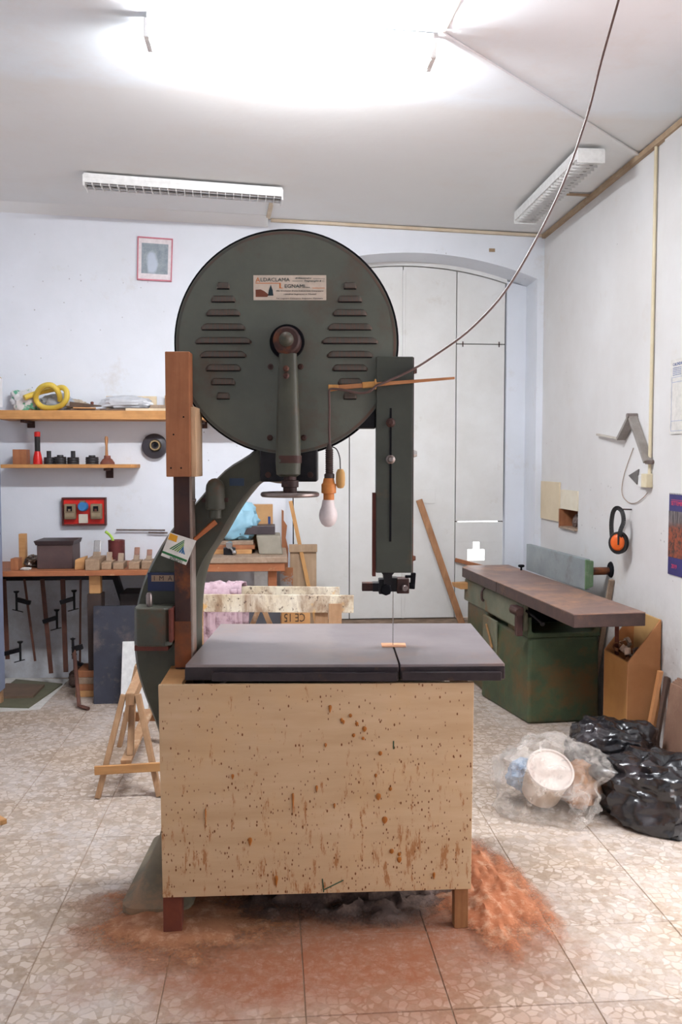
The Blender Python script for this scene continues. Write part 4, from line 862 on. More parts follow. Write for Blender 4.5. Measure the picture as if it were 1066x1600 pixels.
MB().bar(P_, Q_, 0.02, 0.05, up=(1, 0, 0)).build('short_arm', grm, mb_, 0.002)
MB().bar(Q_, T_, 0.02, 0.05, up=(1, 0, 0)).build('long_arm', grm, mb_, 0.002)
MB().bar(E_, P_, 0.012, 0.02, up=(1, 0, 0)).build('rod', pm('pale_rod', (206, 200, 190), (176, 166, 154), 10, 0.5), mb_, 0.001)
MB().cyl(Q_ + Vector((-0.03, 0, 0)), Q_ + Vector((0.028, 0, 0)), 0.016, n=12).build('pivot', M['steel'], mb_)
MB().cyl(T_ + Vector((-0.014, 0, 0)), T_ + Vector((0.03, 0, 0)), 0.012, n=12).build('wall_pin', M['steel'], mb_)
tri = [rw(984, 743), rw(1000, 733), rw(997, 757)]
solo('glazier_triangle', 'small dark grey metal triangle hanging under the folding bracket', 'metal plate', MB().prism([(p.y, p.z) for p in tri], 2.043, 2.048, 'yz'), pm('dark_zinc', (120, 116, 112), (96, 92, 90), 10, 0.5, 0.3), tri[2])
cdm = pm('cream_conduit', (226, 214, 184), (212, 198, 164), 8, 0.5)
a, b = rw(1018, 238), rw(1017, 743)
cdt = thing('electric_conduit', 'thin cream conduit running down the right wall to a junction box', 'conduit', (2.04, b.y, 1.455))
MB().cyl((2.036, 4.60, 3.284), (2.036, 4.60, 1.53), 0.009, n=12).build('pipe', cdm, cdt, smooth=True)
MB().box(2.012, 2.049, 4.585, 4.655, 1.455, 1.53).build('junction_box', cdm, cdt, 0.004)
MB().box(2.03, 2.049, 4.655, 4.735, 1.455, 1.52).build('junction_box', M['white'], cdt, 0.004)
lpp = smoothpath([rw(1012, 770, 2.044), rw(1005, 778, 2.042), rw(993, 786, 2.043), rw(981, 784, 2.045), rw(972, 770, 2.044), rw(976, 740, 2.044), rw(990, 700, 2.044)], 6)
solo('wire_loop', 'thin dark wire loop hanging below the junction box', 'wire', MB().tube(lpp, 0.0022, 6), M['greyw'], (2.045, 4.75, 1.37), smooth=True)
# ear defenders on a nail
ec = rw(967, 847, 1.975)
ed = thing('ear_defenders', 'orange ear defenders with black headband hanging on the wall', 'ear defenders', (1.975, ec.y, ec.z - 0.06), math.radians(52))
em_o = flat('orange_shell', (232, 104, 36), 0.35)
for s, x in ((0, 1.950), (1, 1.985)):
    cpo = MB().lathe([(0.001, -0.022), (0.02, -0.021), (0.034, -0.014), (0.040, 0.0), (0.001, 0.0)], (x, ec.y, ec.z), 'x', 26)
    cpo.v = [(v[0], v[1], ec.z + (v[2] - ec.z) * 1.2) for v in cpo.v]
    o = cpo.build('ear_cup', em_o, ed, smooth=True)
    k = MB().lathe([(0.03, 0.0), (0.051, 0.001), (0.054, 0.008), (0.051, 0.018), (0.03, 0.019)], (x, ec.y, ec.z - 0.004), 'x', 26); k.v = [(v[0], v[1], ec.z - 0.004 + (v[2] - ec.z + 0.004) * 1.2) for v in k.v]
    k.build('cushion', M['rubber'], o, smooth=True)
hbp = smoothpath([(1.940, ec.y - 0.015, ec.z + 0.03), (1.936, ec.y - 0.020, ec.z + 0.07), (1.944, ec.y - 0.034, ec.z + 0.12), (1.955, ec.y - 0.022, ec.z + 0.175), (1.975, ec.y + 0.012, ec.z + 0.195), (1.995, ec.y + 0.040, ec.z + 0.17), (2.005, ec.y + 0.052, ec.z + 0.10), (2.0, ec.y + 0.045, ec.z + 0.02)], 5)
hbm = MB()
for i in range(len(hbp) - 1): hbm.bar(hbp[i], hbp[i + 1], 0.024, 0.006, up=(1, 0, 0))
hbm.build('headband', M['rubber'], ed)
MB().bar((1.926, ec.y - 0.012, ec.z + 0.045), (1.926, ec.y - 0.012, ec.z - 0.012), 0.008, 0.014, up=(1, 0, 0)).build('yoke', M['rubber'], ed, 0.002)
solo('nail', 'rusty nail holding the orange ear defenders', 'nail', MB().cyl((2.048, ec.y + 0.0, ec.z + 0.186), (1.965, ec.y + 0.0, ec.z + 0.189), 0.004, n=8), M['rust'], (2.05, ec.y, ec.z + 0.197))
# notice and calendar at the right edge
XP = 2.034
def sheet(name, label, cat, z0, z1, y1, yw, mat):
    t = thing(name, label, cat, (XP, y1 - yw / 2, z0)); MB().box(XP - 0.0035, XP - 0.0003, y1 - yw, y1, z0, z1).build('sheet', mat, t); return t
n1 = sheet('notice_sheet', 'white printed notice sheet pinned up at the right edge', 'notice', 1.735, 2.112, 4.36, 0.26, M['paper'])
pbm = flat('notice_blue', (150, 164, 200), 0.6)
def nbar(t, y0_, y1_, z0_, z1_, m, nm): MB().box(XP - 0.0045, XP - 0.0036, y0_, y1_, z0_, z1_).build(nm, m, t)
for z in (2.02, 1.995, 1.80, 1.75): nbar(n1, 4.11, 4.345, z, z + 0.002, pbm, 'rule_line')
for z in (2.02 - 0.27, ): nbar(n1, 4.343, 4.345, 1.75, 2.02, pbm, 'rule_line')
letters('CALENDARIO', 0.022, flat('notice_ink', (70, 90, 150), 0.6), n1, (XP - 0.0042, 4.335, 2.078), (0, -1, 0), UP)
for k in range(5): letters('orario di lavoro per mese', 0.009, pbm, n1, (XP - 0.0042, 4.335, 2.066 - k * 0.009), (0, -1, 0), UP)
c2_ = sheet('wall_calendar', 'dark blue wall calendar with an autumn photo at the right edge', 'calendar', 1.02, 1.43, 4.345, 0.28, flat('calendar_blue', (52, 48, 110), 0.45))
def autumn():
    t = NT('autumn_print'); co = t.coord('Object')
    c = t.mix(t.ramp(t.noise(co, 30, 6, 0.8), 0.42, 0.55), lin((46, 34, 32)), lin((150, 70, 40)))
    sep = t.n('ShaderNodeSeparateXYZ'); t.l(t.n('ShaderNodeTexCoord').outputs['Object'], sep.inputs[0])
    return t.fin(t.mix(t.ramp(sep.outputs[2], 0.24, 0.27), c, t.mix(t.ramp(t.noise(t.coord('Object', (1, 6, 1)), 10, 4), 0.4, 0.6), lin((52, 44, 46)), lin((120, 110, 110)))), 0.4)
MB().box(XP - 0.0045, XP - 0.0036, 4.08, 4.345, 1.11, 1.345).build('photo', autumn(), c2_)
pk = flat('calendar_pink', (236, 70, 96), 0.5)
letters('SETTEMBRE', 0.03, pk, c2_, (XP - 0.0042, 4.322, 1.375), (0, -1, 0), UP); letters('2019', 0.03, pk, c2_, (XP - 0.0042, 4.305, 1.055), (0, -1, 0), UP)
nbar(c2_, 4.08, 4.32, 1.401, 1.403, pk, 'rule_line')
for k in range(16): MB().cyl((XP - 0.004, 4.34 - k * 0.017, 1.429), (XP - 0.004, 4.334 - k * 0.017, 1.436), 0.002, n=6).build('binding_ring', M['chrome'], c2_)

# ================================================================== BACK WALL, SHELVES
def shelf(name, label, x0, x1, y0, z0, z1, rows):
    t = thing(name, label, 'shelf', ((x0 + x1) / 2, 6.4, z0))
    MB().prism([(x0, y0), (x1 - 0.03, y0), (x1, y0 + 0.05), (x1, 6.549), (x0, 6.549)], z0, z1, 'xy').build('board', M['shelf'], t, 0.003)
    for x, h, d in rows:
        MB().box(x - 0.026, x + 0.026, 6.535, 6.549, z0 - h, z0 - 0.001).box(x - 0.012, x + 0.012, 6.549 - d, 6.535, z0 - 0.02, z0 - 0.001).build('bracket', M['rust'], t, 0.002)
shelf('wall_shelf', 'long thick upper wall shelf piled with hose and boards', -1.90, -0.20, 6.25, 1.888, 1.950, ((-1.74, 0.05, 0.24), (-0.5, 0.05, 0.2)))
shelf('wall_shelf', 'short thin lower wall shelf holding torch and plunger', -1.90, -0.965, 6.33, 1.549, 1.575, ((-1.185, 0.075, 0.18),))
ZU, ZL = 1.9505, 1.5755
# things on the lower shelf
solo('wood_cube', 'small reddish wood block at the left of the lower shelf', 'block', MB().box(-1.83, -1.735, 6.38, 6.475, ZL, ZL + 0.105), M['block'], (-1.78, 6.43, ZL), bevel=0.002)
fx = -1.667
fl_ = thing('torch', 'red and black torch standing upright on the lower shelf', 'torch', (fx, 6.42, ZL))
redp = flat('red_plastic', (214, 40, 36), 0.3)
MB().lathe([(0.001, 0.0), (0.032, 0.0), (0.031, 0.035), (0.027, 0.06), (0.020, 0.092), (0.001, 0.092)], (fx, 6.42, ZL), 'z', 24).build('head', redp, fl_, smooth=True)
MB().lathe([(0.001, 0.092), (0.019, 0.092), (0.019, 0.196), (0.001, 0.196)], (fx, 6.42, ZL), 'z', 24).build('barrel', M['rubber'], fl_, smooth=True)
MB().lathe([(0.001, 0.196), (0.021, 0.196), (0.021, 0.228), (0.015, 0.232), (0.001, 0.232)], (fx, 6.42, ZL), 'z', 24).build('end_cap', redp, fl_, smooth=True)
blk = pm('black_nylon', (48, 46, 48), (36, 34, 36), 12, 0.5)
def knob(cx, stem, r, h, label):
    t = thing('machine_knob', label, 'knob', (cx, 6.42, ZL), group='black machine knobs on the lower shelf')
    pr = [(0.001, 0.0), (r, 0.0)]
    for k in range(3): pr += [(r, h * (k + 0.2) / 3), (r * 0.95, h * (k + 0.5) / 3), (r, h * (k + 0.8) / 3)]
    pr += [(r * 0.9, h), (0.001, h)]
    MB().lathe(pr, (cx, 6.42, ZL), 'z', 26).build('body', blk, t, smooth=True)
    if stem: MB().lathe([(0.001, h), (0.016, h), (0.016, h + 0.045), (0.001, h + 0.045)], (cx, 6.42, ZL), 'z', 16).build('stem', blk, t, smooth=True)
    else: MB().lathe([(0.001, h), (r * 0.55, h), (r * 0.5, h + 0.012), (0.001, h + 0.012)], (cx, 6.42, ZL), 'z', 16).build('boss', blk, t, smooth=True)
knob(-1.588, True, 0.036, 0.05, 'black stemmed machine knob right beside the red torch'); knob(-1.509, False, 0.043, 0.054, 'black ribbed puck between the two stemmed knobs')
knob(-1.419, True, 0.042, 0.05, 'black stemmed machine knob third from the red torch'); knob(-1.286, False, 0.046, 0.052, 'black ribbed puck standing next to the plunger')
pg = thing('plunger', 'small plunger with red rubber cup and wood handle', 'plunger', (-1.178, 6.42, ZL))
MB().lathe([(0.001, 0.0), (0.052, 0.0), (0.050, 0.012), (0.034, 0.036), (0.024, 0.042), (0.023, 0.062), (0.001, 0.062)], (-1.178, 6.42, ZL), 'z', 26).build('cup', pm('red_rubber', (132, 76, 60), (110, 62, 50), 10, 0.6), pg, smooth=True)
MB().lathe([(0.001, 0.062), (0.011, 0.062), (0.009, 0.13), (0.013, 0.185), (0.009, 0.2), (0.001, 0.2)], (-1.183, 6.42, ZL), 'z', 14).build('handle', M['pinez'], pg, smooth=True)
# things on the upper shelf
hosep = [(38, 623), (48, 619), (57, 616), (66, 613), (76, 611), (88, 608.5), (98, 607), (104, 613), (104, 624), (98, 633), (88, 638), (77, 639), (66, 637), (59, 631), (56, 623), (58, 615), (64, 607), (73, 603), (82, 604), (89, 611), (93, 619), (94, 627)]
hp = []
for k, (u, v) in enumerate(hosep): hp.append(at(u, v, 6.36 + 0.05 * math.sin(k * 0.62)) + Vector((0, 0, 0.006)))
hm = NT('ribbed_yellow_hose'); wv = hm.n('ShaderNodeTexWave'); wv.inputs['Scale'].default_value = 55; hm.l(hm.coord('Object', (1, 1, 1)), wv.inputs['Vector'])
hcol = hm.mix(hm.ramp(wv.outputs['Fac'], 0.4, 0.7), lin((232, 204, 84)), lin((204, 172, 70)))
hp2 = smoothpath(hp, 8)
solo('corrugated_hose', 'knotted yellow corrugated hose lying on the upper shelf', 'hose', MB().tube(hp2, [0.0195 + 0.0012 * math.sin(i * 2.1) for i in range(len(hp2))] if False else 0.0195, 12), hm.fin(hcol, 0.4), (-1.6, 6.36, ZU), smooth=True)
def crumple(name, label, cat, c, r, seed, mat, group=None, amp=0.35, fold=0.16, rot=0.0, zmin=None):
    R = blob((0, 0, 5), r, seed, amp, fold, 40, 24, rot=rot)
    lo = min(p.z for q in R for p in q); zc_ = c[2] + r[2] - 5
    for q in R:
        for p in q:
            p.x += c[0]; p.y += c[1]; p.z = max(p.z + zc_, c[2] + 0.0005)
    return solo(name, label, cat, MB().rings(R), mat, c, group=group, smooth=True)
pl1 = NT('grocery_bag'); cgn = pl1.mix(pl1.ramp(pl1.noise(pl1.coord(), 14, 3), 0.56, 0.6), lin((214, 212, 212)), lin((96, 170, 140)))
crumple('plastic_bag', 'crumpled white and green shopping bag at the left shelf end', 'bag', (-1.765, 6.475, ZU), (0.085, 0.055, 0.075), 2.5, pl1.fin(cgn, 0.35))
crumple('plastic_bag', 'crumpled grey blue packet behind the yellow hose', 'bag', (-1.52, 6.47, ZU), (0.11, 0.05, 0.06), 7.5, pm('packet_grey', (186, 190, 198), (150, 160, 176), 10, 0.45))
bd = [(-1.43, -1.21, 6.28, 6.50, 0.006, 'thin dark plywood offcut lowest in the shelf pile'), (-1.40, -1.17, 6.30, 6.52, 0.008, 'grey plywood offcut in the middle of the shelf pile'), (-1.38, -1.23, 6.27, 6.46, 0.008, 'light plywood offcut on top of the shelf pile')]
zz = ZU
for k, (a, b, c_, d_, h, lb) in enumerate(bd):
    solo('plywood_offcut', lb, 'offcut', MB().prism([(a, c_), (b, c_ + 0.03), (b - 0.03, d_), (a + 0.02, d_ - 0.02)], zz, zz + h, 'xy'), [pm('dark_ply', (112, 88, 70), (86, 66, 54), 8, 0.7), M['greyw'], M['pine']][k], (a, c_, zz)); zz += h + 0.0005
solo('wood_offcut', 'dark tapered wood sliver on top of the shelf pile', 'offcut', MB().bar((-1.42, 6.36, zz + 0.022), (-1.20, 6.34, zz + 0.012), 0.03, 0.042, w2=0.02, h2=0.008), pm('dark_sliver', (104, 84, 70), (82, 66, 56), 9, 0.7), (-1.3, 6.36, zz), bevel=0.002)
crumple('crumpled_paper', 'beige crumpled paper beside the yellow hose', 'paper', (-1.42, 6.47, zz + 0.001), (0.09, 0.05, 0.028), 3.4, pm('beige_paper', (196, 184, 168), (170, 156, 140), 10, 0.7))
sc_b = thing('spray_cap', 'small white can with brown cap behind the shelf pile', 'can', (-1.30, 6.515, ZU))
MB().lathe([(0.001, 0), (0.018, 0), (0.018, 0.05), (0.001, 0.05)], (-1.30, 6.525, ZU), 'z', 16).build('can', M['white'], sc_b); MB().lathe([(0.001, 0.05), (0.010, 0.05), (0.012, 0.075), (0.001, 0.08)], (-1.30, 6.525, ZU), 'z', 12).build('cap', M['redleg'], sc_b)
paleb = wood('pale_board', (232, 214, 184), (220, 198, 164), 'x')
solo('board', 'pale wood board standing on edge at the back of the upper shelf', 'board', MB().box(-1.195, -0.835, 6.50, 6.52, ZU, ZU + 0.118), paleb, (-1.0, 6.51, ZU), bevel=0.002)
crumple('plastic_bag', 'bundle of clear grey plastic film lying before the pale board', 'bag', (-1.03, 6.385, ZU + 0.018), (0.165, 0.055, 0.044), 9.5, pm('film_grey', (206, 208, 212), (184, 186, 192), 10, 0.3, spec=0.7), amp=0.25, fold=0.12)
solo('wood_strip', 'flat pale wood strip at the shelf front under the plastic bundle', 'strip', MB().box(-1.02, -0.45, 6.265, 6.31, ZU, ZU + 0.017), paleb, (-0.8, 6.29, ZU), bevel=0.001)
solo('board', 'dark board lying under the plastic bundle', 'board', MB().box(-1.22, -0.50, 6.325, 6.47, ZU, ZU + 0.016), pm('dark_board2', (120, 98, 82), (96, 78, 66), 8, 0.7), (-0.9, 6.4, ZU), bevel=0.001)
solo('board', 'grey weathered board on the shelf just left of the wooden saw cover', 'board', MB().box(-0.86, -0.52, 6.335, 6.45, ZU + 0.0165, ZU + 0.045), M['greyw'], (-0.7, 6.4, ZU + 0.017), bevel=0.002)
solo('wood_block', 'yellow wood block on the shelf at the saw cover edge', 'block', MB().box(-0.775, -0.70, 6.50, 6.53, ZU, ZU + 0.125), M['pine'], (-0.74, 6.51, ZU), bevel=0.002)

q = at(769, 391, 6.549)
solo('wall_tag', 'tiny tan paper tag on the wall above the arched door', 'tag', MB().box(q.x - 0.022, q.x + 0.022, 6.545, 6.5495, q.z - 0.012, q.z + 0.012), pm('tan_tag', (176, 150, 120), (140, 116, 92), 40, 0.7), (q.x, 6.5495, q.z - 0.012))
# pulley hung on the wall
q = at(241, 697, 6.5)
pu = thing('pulley_wheel', 'black round pulley with brass hub hanging on the back wall', 'pulley', (q.x, 6.5, q.z - 0.1))
MB().lathe([(0.001, 0.0), (0.082, 0.0), (0.09, 0.006), (0.092, 0.02), (0.085, 0.026), (0.092, 0.032), (0.092, 0.046), (0.001, 0.046)], (q.x, 6.50, q.z), 'y', 40).build('wheel', pm('pulley_black', (66, 62, 68), (48, 46, 52), 10, 0.4), pu, smooth=True)
MB().lathe([(0.028, -0.03), (0.036, -0.03), (0.040, -0.02), (0.040, 0.0), (0.044, 0.0), (0.026, 0.0)], (q.x + 0.008, 6.50, q.z + 0.005), 'y', 30).build('hub', pm('brass_hub', (172, 150, 112), (140, 120, 88), 10, 0.4, 0.4), pu, smooth=True)
MB().lathe([(0.001, -0.018), (0.012, -0.018), (0.012, 0.0), (0.001, 0.0)], (q.x + 0.008, 6.50, q.z + 0.005), 'y', 14).build('bore', M['black'], pu, smooth=True)
# red switch panel
sw_ = thing('switch_panel', 'bright red electric panel with two breakers and blue socket', 'electric panel', (-1.367, 6.54, 1.13))
MB().box(-1.515, -1.22, 6.515, 6.535, 1.14, 1.322).build('plate', flat('signal_red', (222, 44, 34), 0.35), sw_, 0.002)
fr = MB().box(-1.525, -1.21, 6.50, 6.548, 1.322, 1.333).box(-1.525, -1.21, 6.50, 6.548, 1.128, 1.14).box(-1.525, -1.514, 6.50, 6.548, 1.14, 1.322).box(-1.221, -1.21, 6.50, 6.548, 1.14, 1.322)
fr.build('frame', pm('dark_red_frame', (96, 46, 40), (76, 38, 36), 10, 0.6), sw_, 0.002)
bge = pm('brown_bakelite2', (138, 120, 96), (120, 102, 80), 10, 0.45)
for cx in (-1.462, -1.275):
    o = MB().box(cx - 0.041, cx + 0.041, 6.468, 6.514, 1.176, 1.288).build('breaker', bge, sw_, 0.008, seg=3)
    MB().box(cx - 0.018, cx + 0.018, 6.462, 6.4685, 1.236, 1.272).build('window', M['black'], o)
    MB().box(cx - 0.008, cx + 0.008, 6.456, 6.463, 1.236, 1.252).build('toggle', M['rustred'] if cx > -1.3 else bge, o)
    MB().box(cx - 0.030, cx + 0.030, 6.464, 6.4685, 1.196, 1.222).build('label_strip', pm('breaker_label', (160, 144, 118), (140, 124, 100), 9, 0.5), o)
o = MB().lathe([(0.001, -0.055), (0.028, -0.055), (0.034, -0.045), (0.036, 0.0), (0.001, 0.0)], (-1.371, 6.514, 1.268), 'y', 26).build('blue_socket', flat('socket_blue', (60, 130, 190), 0.4), sw_, smooth=True)
MB().box(-1.389, -1.353, 6.47, 6.50, 1.296, 1.312).build('hinge', bge, o, 0.003)
MB().box(-1.405, -1.340, 6.495, 6.5145, 1.146, 1.212).build('blank_cover', pm('cream_cover', (214, 206, 192), (200, 190, 176), 8, 0.5), sw_, 0.004)
# framed print
pc = thing('framed_print', 'small framed bluish print with a pink border high on the wall', 'picture', (-0.84, 6.54, 2.9))
c4 = [at(u, v, 6.53) for u, v in ((214, 437), (268, 440), (270, 373), (215, 369))]
def lerp4(a, b, y): 
    p = c4[0] * (1 - a) * (1 - b) + c4[1] * a * (1 - b) + c4[2] * a * b + c4[3] * (1 - a) * b; return Vector((p.x, y, p.z))
def quad(a0_, a1_, b0_, b1_, y0_, y1_): return MB().hexa([lerp4(a0_, b0_, y0_), lerp4(a1_, b0_, y0_), lerp4(a1_, b0_, y1_), lerp4(a0_, b0_, y1_)], [lerp4(a0_, b1_, y0_), lerp4(a1_, b1_, y0_), lerp4(a1_, b1_, y1_), lerp4(a0_, b1_, y1_)])
quad(0.02, 0.98, 0.02, 0.98, 6.535, 6.546).build('mount', flat('mount_white', (236, 228, 230), 0.5), pc)
pink = pm('pink_frame', (206, 128, 140), (186, 104, 120), 10, 0.4)
for a in ((0, 1, 0, 0.03), (0, 1, 0.97, 1), (0, 0.03, 0.03, 0.97), (0.97, 1, 0.03, 0.97)): quad(*a, 6.528, 6.548).build('frame_bar', pink, pc)
def prt():
    t = NT('misty_print'); co = t.coord('Object'); c = t.mix(t.ramp(t.noise(co, 22, 5, 0.7), 0.35, 0.65), lin((120, 134, 142)), lin((158, 166, 172)))
    sep = t.n('ShaderNodeSeparateXYZ'); t.l(t.n('ShaderNodeTexCoord').outputs['Object'], sep.inputs[0])
    ex = t.math('MULTIPLY', t.math('ADD', sep.outputs[0], 0.02), 18); ez = t.math('MULTIPLY', t.math('ADD', sep.outputs[2], -0.13), 9)
    m = t.ramp(t.math('ADD', t.math('ADD', t.math('MULTIPLY', ex, ex), t.math('MULTIPLY', ez, ez)), t.noise(co, 14, 3)), 0.8, 1.2, 0.8, 0)
    return t.fin(t.mix(m, c, lin((196, 206, 220))), 0.4)
quad(0.12, 0.88, 0.16, 0.86, 6.533, 6.5349).build('print', prt(), pc)
for u0, u1, v, n_ in ((182, 258, 828, 'long thin metal rod'), (232, 262, 832, 'short thin metal rod')):
    a, b = at(u0, v, 6.52), at(u1, v + 0.5, 6.52)
    solo('metal_rod', n_ + ' resting on wall nails above the left bench', 'rod', MB().cyl(a, b, 0.006, n=8).cyl(a + Vector((0.04, 0, 0)), a + Vector((0.04, 0.035, 0)), 0.003, n=6).cyl(b - Vector((0.03, 0, 0)), b + Vector((-0.03, 0.035, 0)), 0.003, n=6), M['steel'], a)

# ================================================================== BENCHES
ZB = 0.866
wbn = thing('workbench', 'low left workbench board along the wall with planes on it', 'workbench', (-1.2, 6.2, 0))
MB().box(-2.05, -0.735, 5.95, 6.548, ZB - 0.036, ZB).build('top', M['benchw'], wbn, 0.004)
MB().box(-1.24, -1.165, 6.02, 6.09, 0.70, ZB - 0.0365).build('leg_block', M['pine'], wbn, 0.003)
MB().box(-1.25, -1.155, 6.00, 6.12, 0.0, 0.699).build('leg', pm('dark_leg', (70, 52, 44), (50, 40, 38), 8, 0.7), wbn, 0.003)
MB().box(-0.82, -0.76, 6.02, 6.09, 0.0, ZB - 0.0365).build('leg', M['benchw'], wbn, 0.003)
MB().box(-2.0, -1.13, 6.345, 6.40, 0.75, 0.815).build('clamp_rail', M['blackm'], wbn, 0.003)
MB().bar((-1.08, 6.10, 0.82), (-1.08, 6.54, 0.50), 0.04, 0.04).build('brace', M['blackm'], wbn)
# dark tool chest under the bench
solo('dark_case', 'dark metal case with handles below the bench beside the saw', 'case', MB().box(-1.06, -0.76, 6.15, 6.42, 0.0, 0.68), pm('dark_case_paint', (54, 44, 42), (40, 34, 34), 8, 0.5), (-0.9, 6.3, 0.0), bevel=0.01)
# steel box
mbx = thing('steel_box', 'dark brown folded steel box with flanged top on the bench', 'box', (-1.47, 6.15, ZB))
MB().box(-1.592, -1.355, 6.06, 6.30, ZB + 0.0005, 1.028).build('body', pm('brown_steel', (92, 72, 68), (76, 60, 60), 6, 0.5, 0.2), mbx, 0.004)
MB().hexa([(-1.598, 6.055, 1.028), (-1.35, 6.055, 1.028), (-1.35, 6.305, 1.028), (-1.598, 6.305, 1.028)], [(-1.61, 6.045, 1.058), (-1.342, 6.045, 1.058), (-1.342, 6.315, 1.058), (-1.61, 6.315, 1.058)]).build('flange', pm('dark_flange', (64, 50, 50), (50, 40, 42), 8, 0.5, 0.2), mbx, 0.002)
# tin with green strip
tn = thing('tin_can', 'dark red tin can standing behind the wooden planes', 'can', (-1.105, 6.32, ZB))
MB().lathe([(0.001, 0.0), (0.058, 0.0), (0.058, 0.165), (0.060, 0.170), (0.055, 0.172), (0.052, 0.16), (0.001, 0.15)], (-1.105, 6.32, ZB + 0.0005), 'z', 30).build('can_body', pm('oxide_tin', (112, 54, 52), (84, 46, 48), 9, 0.5, c3=(130, 90, 84), s3=7), tn, smooth=True)
solo('plastic_strip', 'lime green plastic strip sticking out of the red tin', 'strip', MB().tube(smoothpath([(-1.130, 6.32, 1.02), (-1.135, 6.32, 1.05), (-1.155, 6.31, 1.08), (-1.178, 6.30, 1.10)], 4), 0.010, 8), flat('lime', (178, 216, 90), 0.4), (-1.13, 6.32, 1.02), smooth=True)
# wooden planes
wpm = wood('plane_wood', (172, 146, 120), (148, 120, 96), 'y')
def plane(x, y, w_, L_, h, iron, wedge, label, ironm):
    t = thing('wooden_plane', label, 'hand plane', (x, y, ZB), group='wooden hand planes on the bench'); z = ZB + 0.0005
    MB().prism([(y, z), (y + L_, z), (y + L_, z + h), (y + 0.006, z + h), (y, z + h - 0.006)], x - w_ / 2, x + w_ / 2, 'yz').build('stock', wpm, t, 0.003)
    m = y + L_ * 0.5
    MB().bar((x, m + 0.03, z + h - 0.01), (x, m + 0.07, z + h + iron), w_ * 0.52, 0.008).build('iron', ironm, t, 0.004)
    MB().bar((x, m + 0.012, z + h - 0.005), (x, m + 0.045, z + h + wedge), w_ * 0.55, 0.016).build('wedge', M['greyw'], t, 0.003)
rstb = pm('rusty_iron', (156, 112, 92), (126, 92, 80), 10, 0.5, 0.3)
plane(-1.205, 5.96, 0.092, 0.26, 0.074, 0.11, 0.03, 'largest wooden plane with a tall bright iron at the left', M['chrome'])
MB_ = None
plane(-1.120, 6.0, 0.066, 0.18, 0.048, 0.015, 0.055, 'wooden plane with a slanted pale wedge before the red tin', M['pine'])
plane(-1.040, 6.0, 0.070, 0.16, 0.044, 0.04, 0.052, 'wooden smoothing plane with grey wedge right of the tin', M['steel'])
plane(-0.935, 6.0, 0.072, 0.17, 0.050, 0.085, 0.03, 'wooden plane with a tall rusty iron left of the saw column', rstb)
plane(-0.850, 6.0, 0.070, 0.17, 0.054, 0.065, 0.02, 'wooden plane half hidden behind the saw column', rstb)
solo('wood_block', 'split pale wood block with a dark crack next to the steel box', 'block', MB().prism([(-1.335, ZB + 0.0005), (-1.27, ZB + 0.0005), (-1.265, ZB + 0.085), (-1.33, ZB + 0.065)], 6.02, 6.12), M['pine'], (-1.3, 6.07, ZB), bevel=0.003)
solo('wood_block', 'orange wood block standing at the left bench end', 'block', MB().box(-1.80 + 0.05, -1.705, 6.20, 6.25, ZB + 0.0005, 1.095), M['pine'], (-1.73, 6.22, ZB), bevel=0.002)
solo('wood_block', 'short dark wood block lying at the left bench end', 'block', MB().box(-1.75, -1.70, 6.0, 6.10, ZB + 0.0005, 0.945), M['block'], (-1.73, 6.05, ZB), bevel=0.002)
crumple('foil_scrap', 'crumpled shiny foil scrap on the left bench end', 'scrap', (-1.65, 6.2, ZB + 0.0005), (0.045, 0.04, 0.035), 4.4, flat('foil', (150, 140, 130), 0.25, 0.8), amp=0.4, fold=0.3)
crumple('sawdust_clump', 'small white dust clump on the left bench edge', 'dust', (-1.655, 6.02, ZB + 0.0005), (0.03, 0.02, 0.008), 1.4, M['paper'])
# clamps hanging from the rail
bmx = pm('clamp_bar_rust', (112, 72, 58), (84, 56, 50), 9, 0.6, 0.1)
def hclamp(px0, v0, px1, v1, hv, side, label, arm=0.075, w_=0.030):
    a, b = at(px0, v0, 6.335), at(px1, v1, 6.335)
    t = thing('bar_clamp', label, 'clamp', (b.x, 6.335, b.z), group='bar clamps hanging under the bench')
    MB().bar(a, b, w_, 0.008, up=(0, 1, 0)).build('bar', bmx, t, 0.001)
    h = a + (b - a) * hv; s = side
    MB().bar(h + Vector((-s * 0.022, 0, -0.006)), h + Vector((s * arm, 0, 0.022)), 0.03, 0.034, up=(0, 1, 0)).build('jaw', M['blackm'], t, 0.004)
    e = h + Vector((s * arm, 0, 0.015))
    MB().cyl(e + Vector((0, 0, -0.075)), e + Vector((0, 0, 0.05)), 0.008, n=10).lathe([(0.008, 0.048), (0.02, 0.06), (0.02, 0.066), (0.001, 0.068)], e, 'z', 14).build('screw', M['blackm'], t, smooth=True)
    MB().tube([e + Vector((-s * 0.045 + 0.0, 0, -0.085)), e + Vector((0, 0, -0.073)), e + Vector((s * 0.03, 0, -0.066))], 0.004, 6).build('tommy_bar', M['blackm'], t)
hclamp(38, 905, 55, 1033, 0.28, -1, 'hanging clamp with a curved thin bar, jaw pointing left', w_=0.016)
hclamp(66, 905, 80, 1052, 0.44, 1, 'hanging clamp with slanting bar and jaw at mid height', w_=0.030)
hclamp(98, 905, 103, 1050, 0.24, 1, 'hanging clamp with a wide straight bar and high jaw', w_=0.034)
hclamp(126, 905, 125, 1043, 0.97, -1, 'hanging clamp with a thin straight bar, jaw at the bottom', arm=0.04, w_=0.014)
hclamp(6, 905, 12, 1030, 0.92, 1, 'hanging clamp at the cabinet edge with a low jaw', arm=0.09)
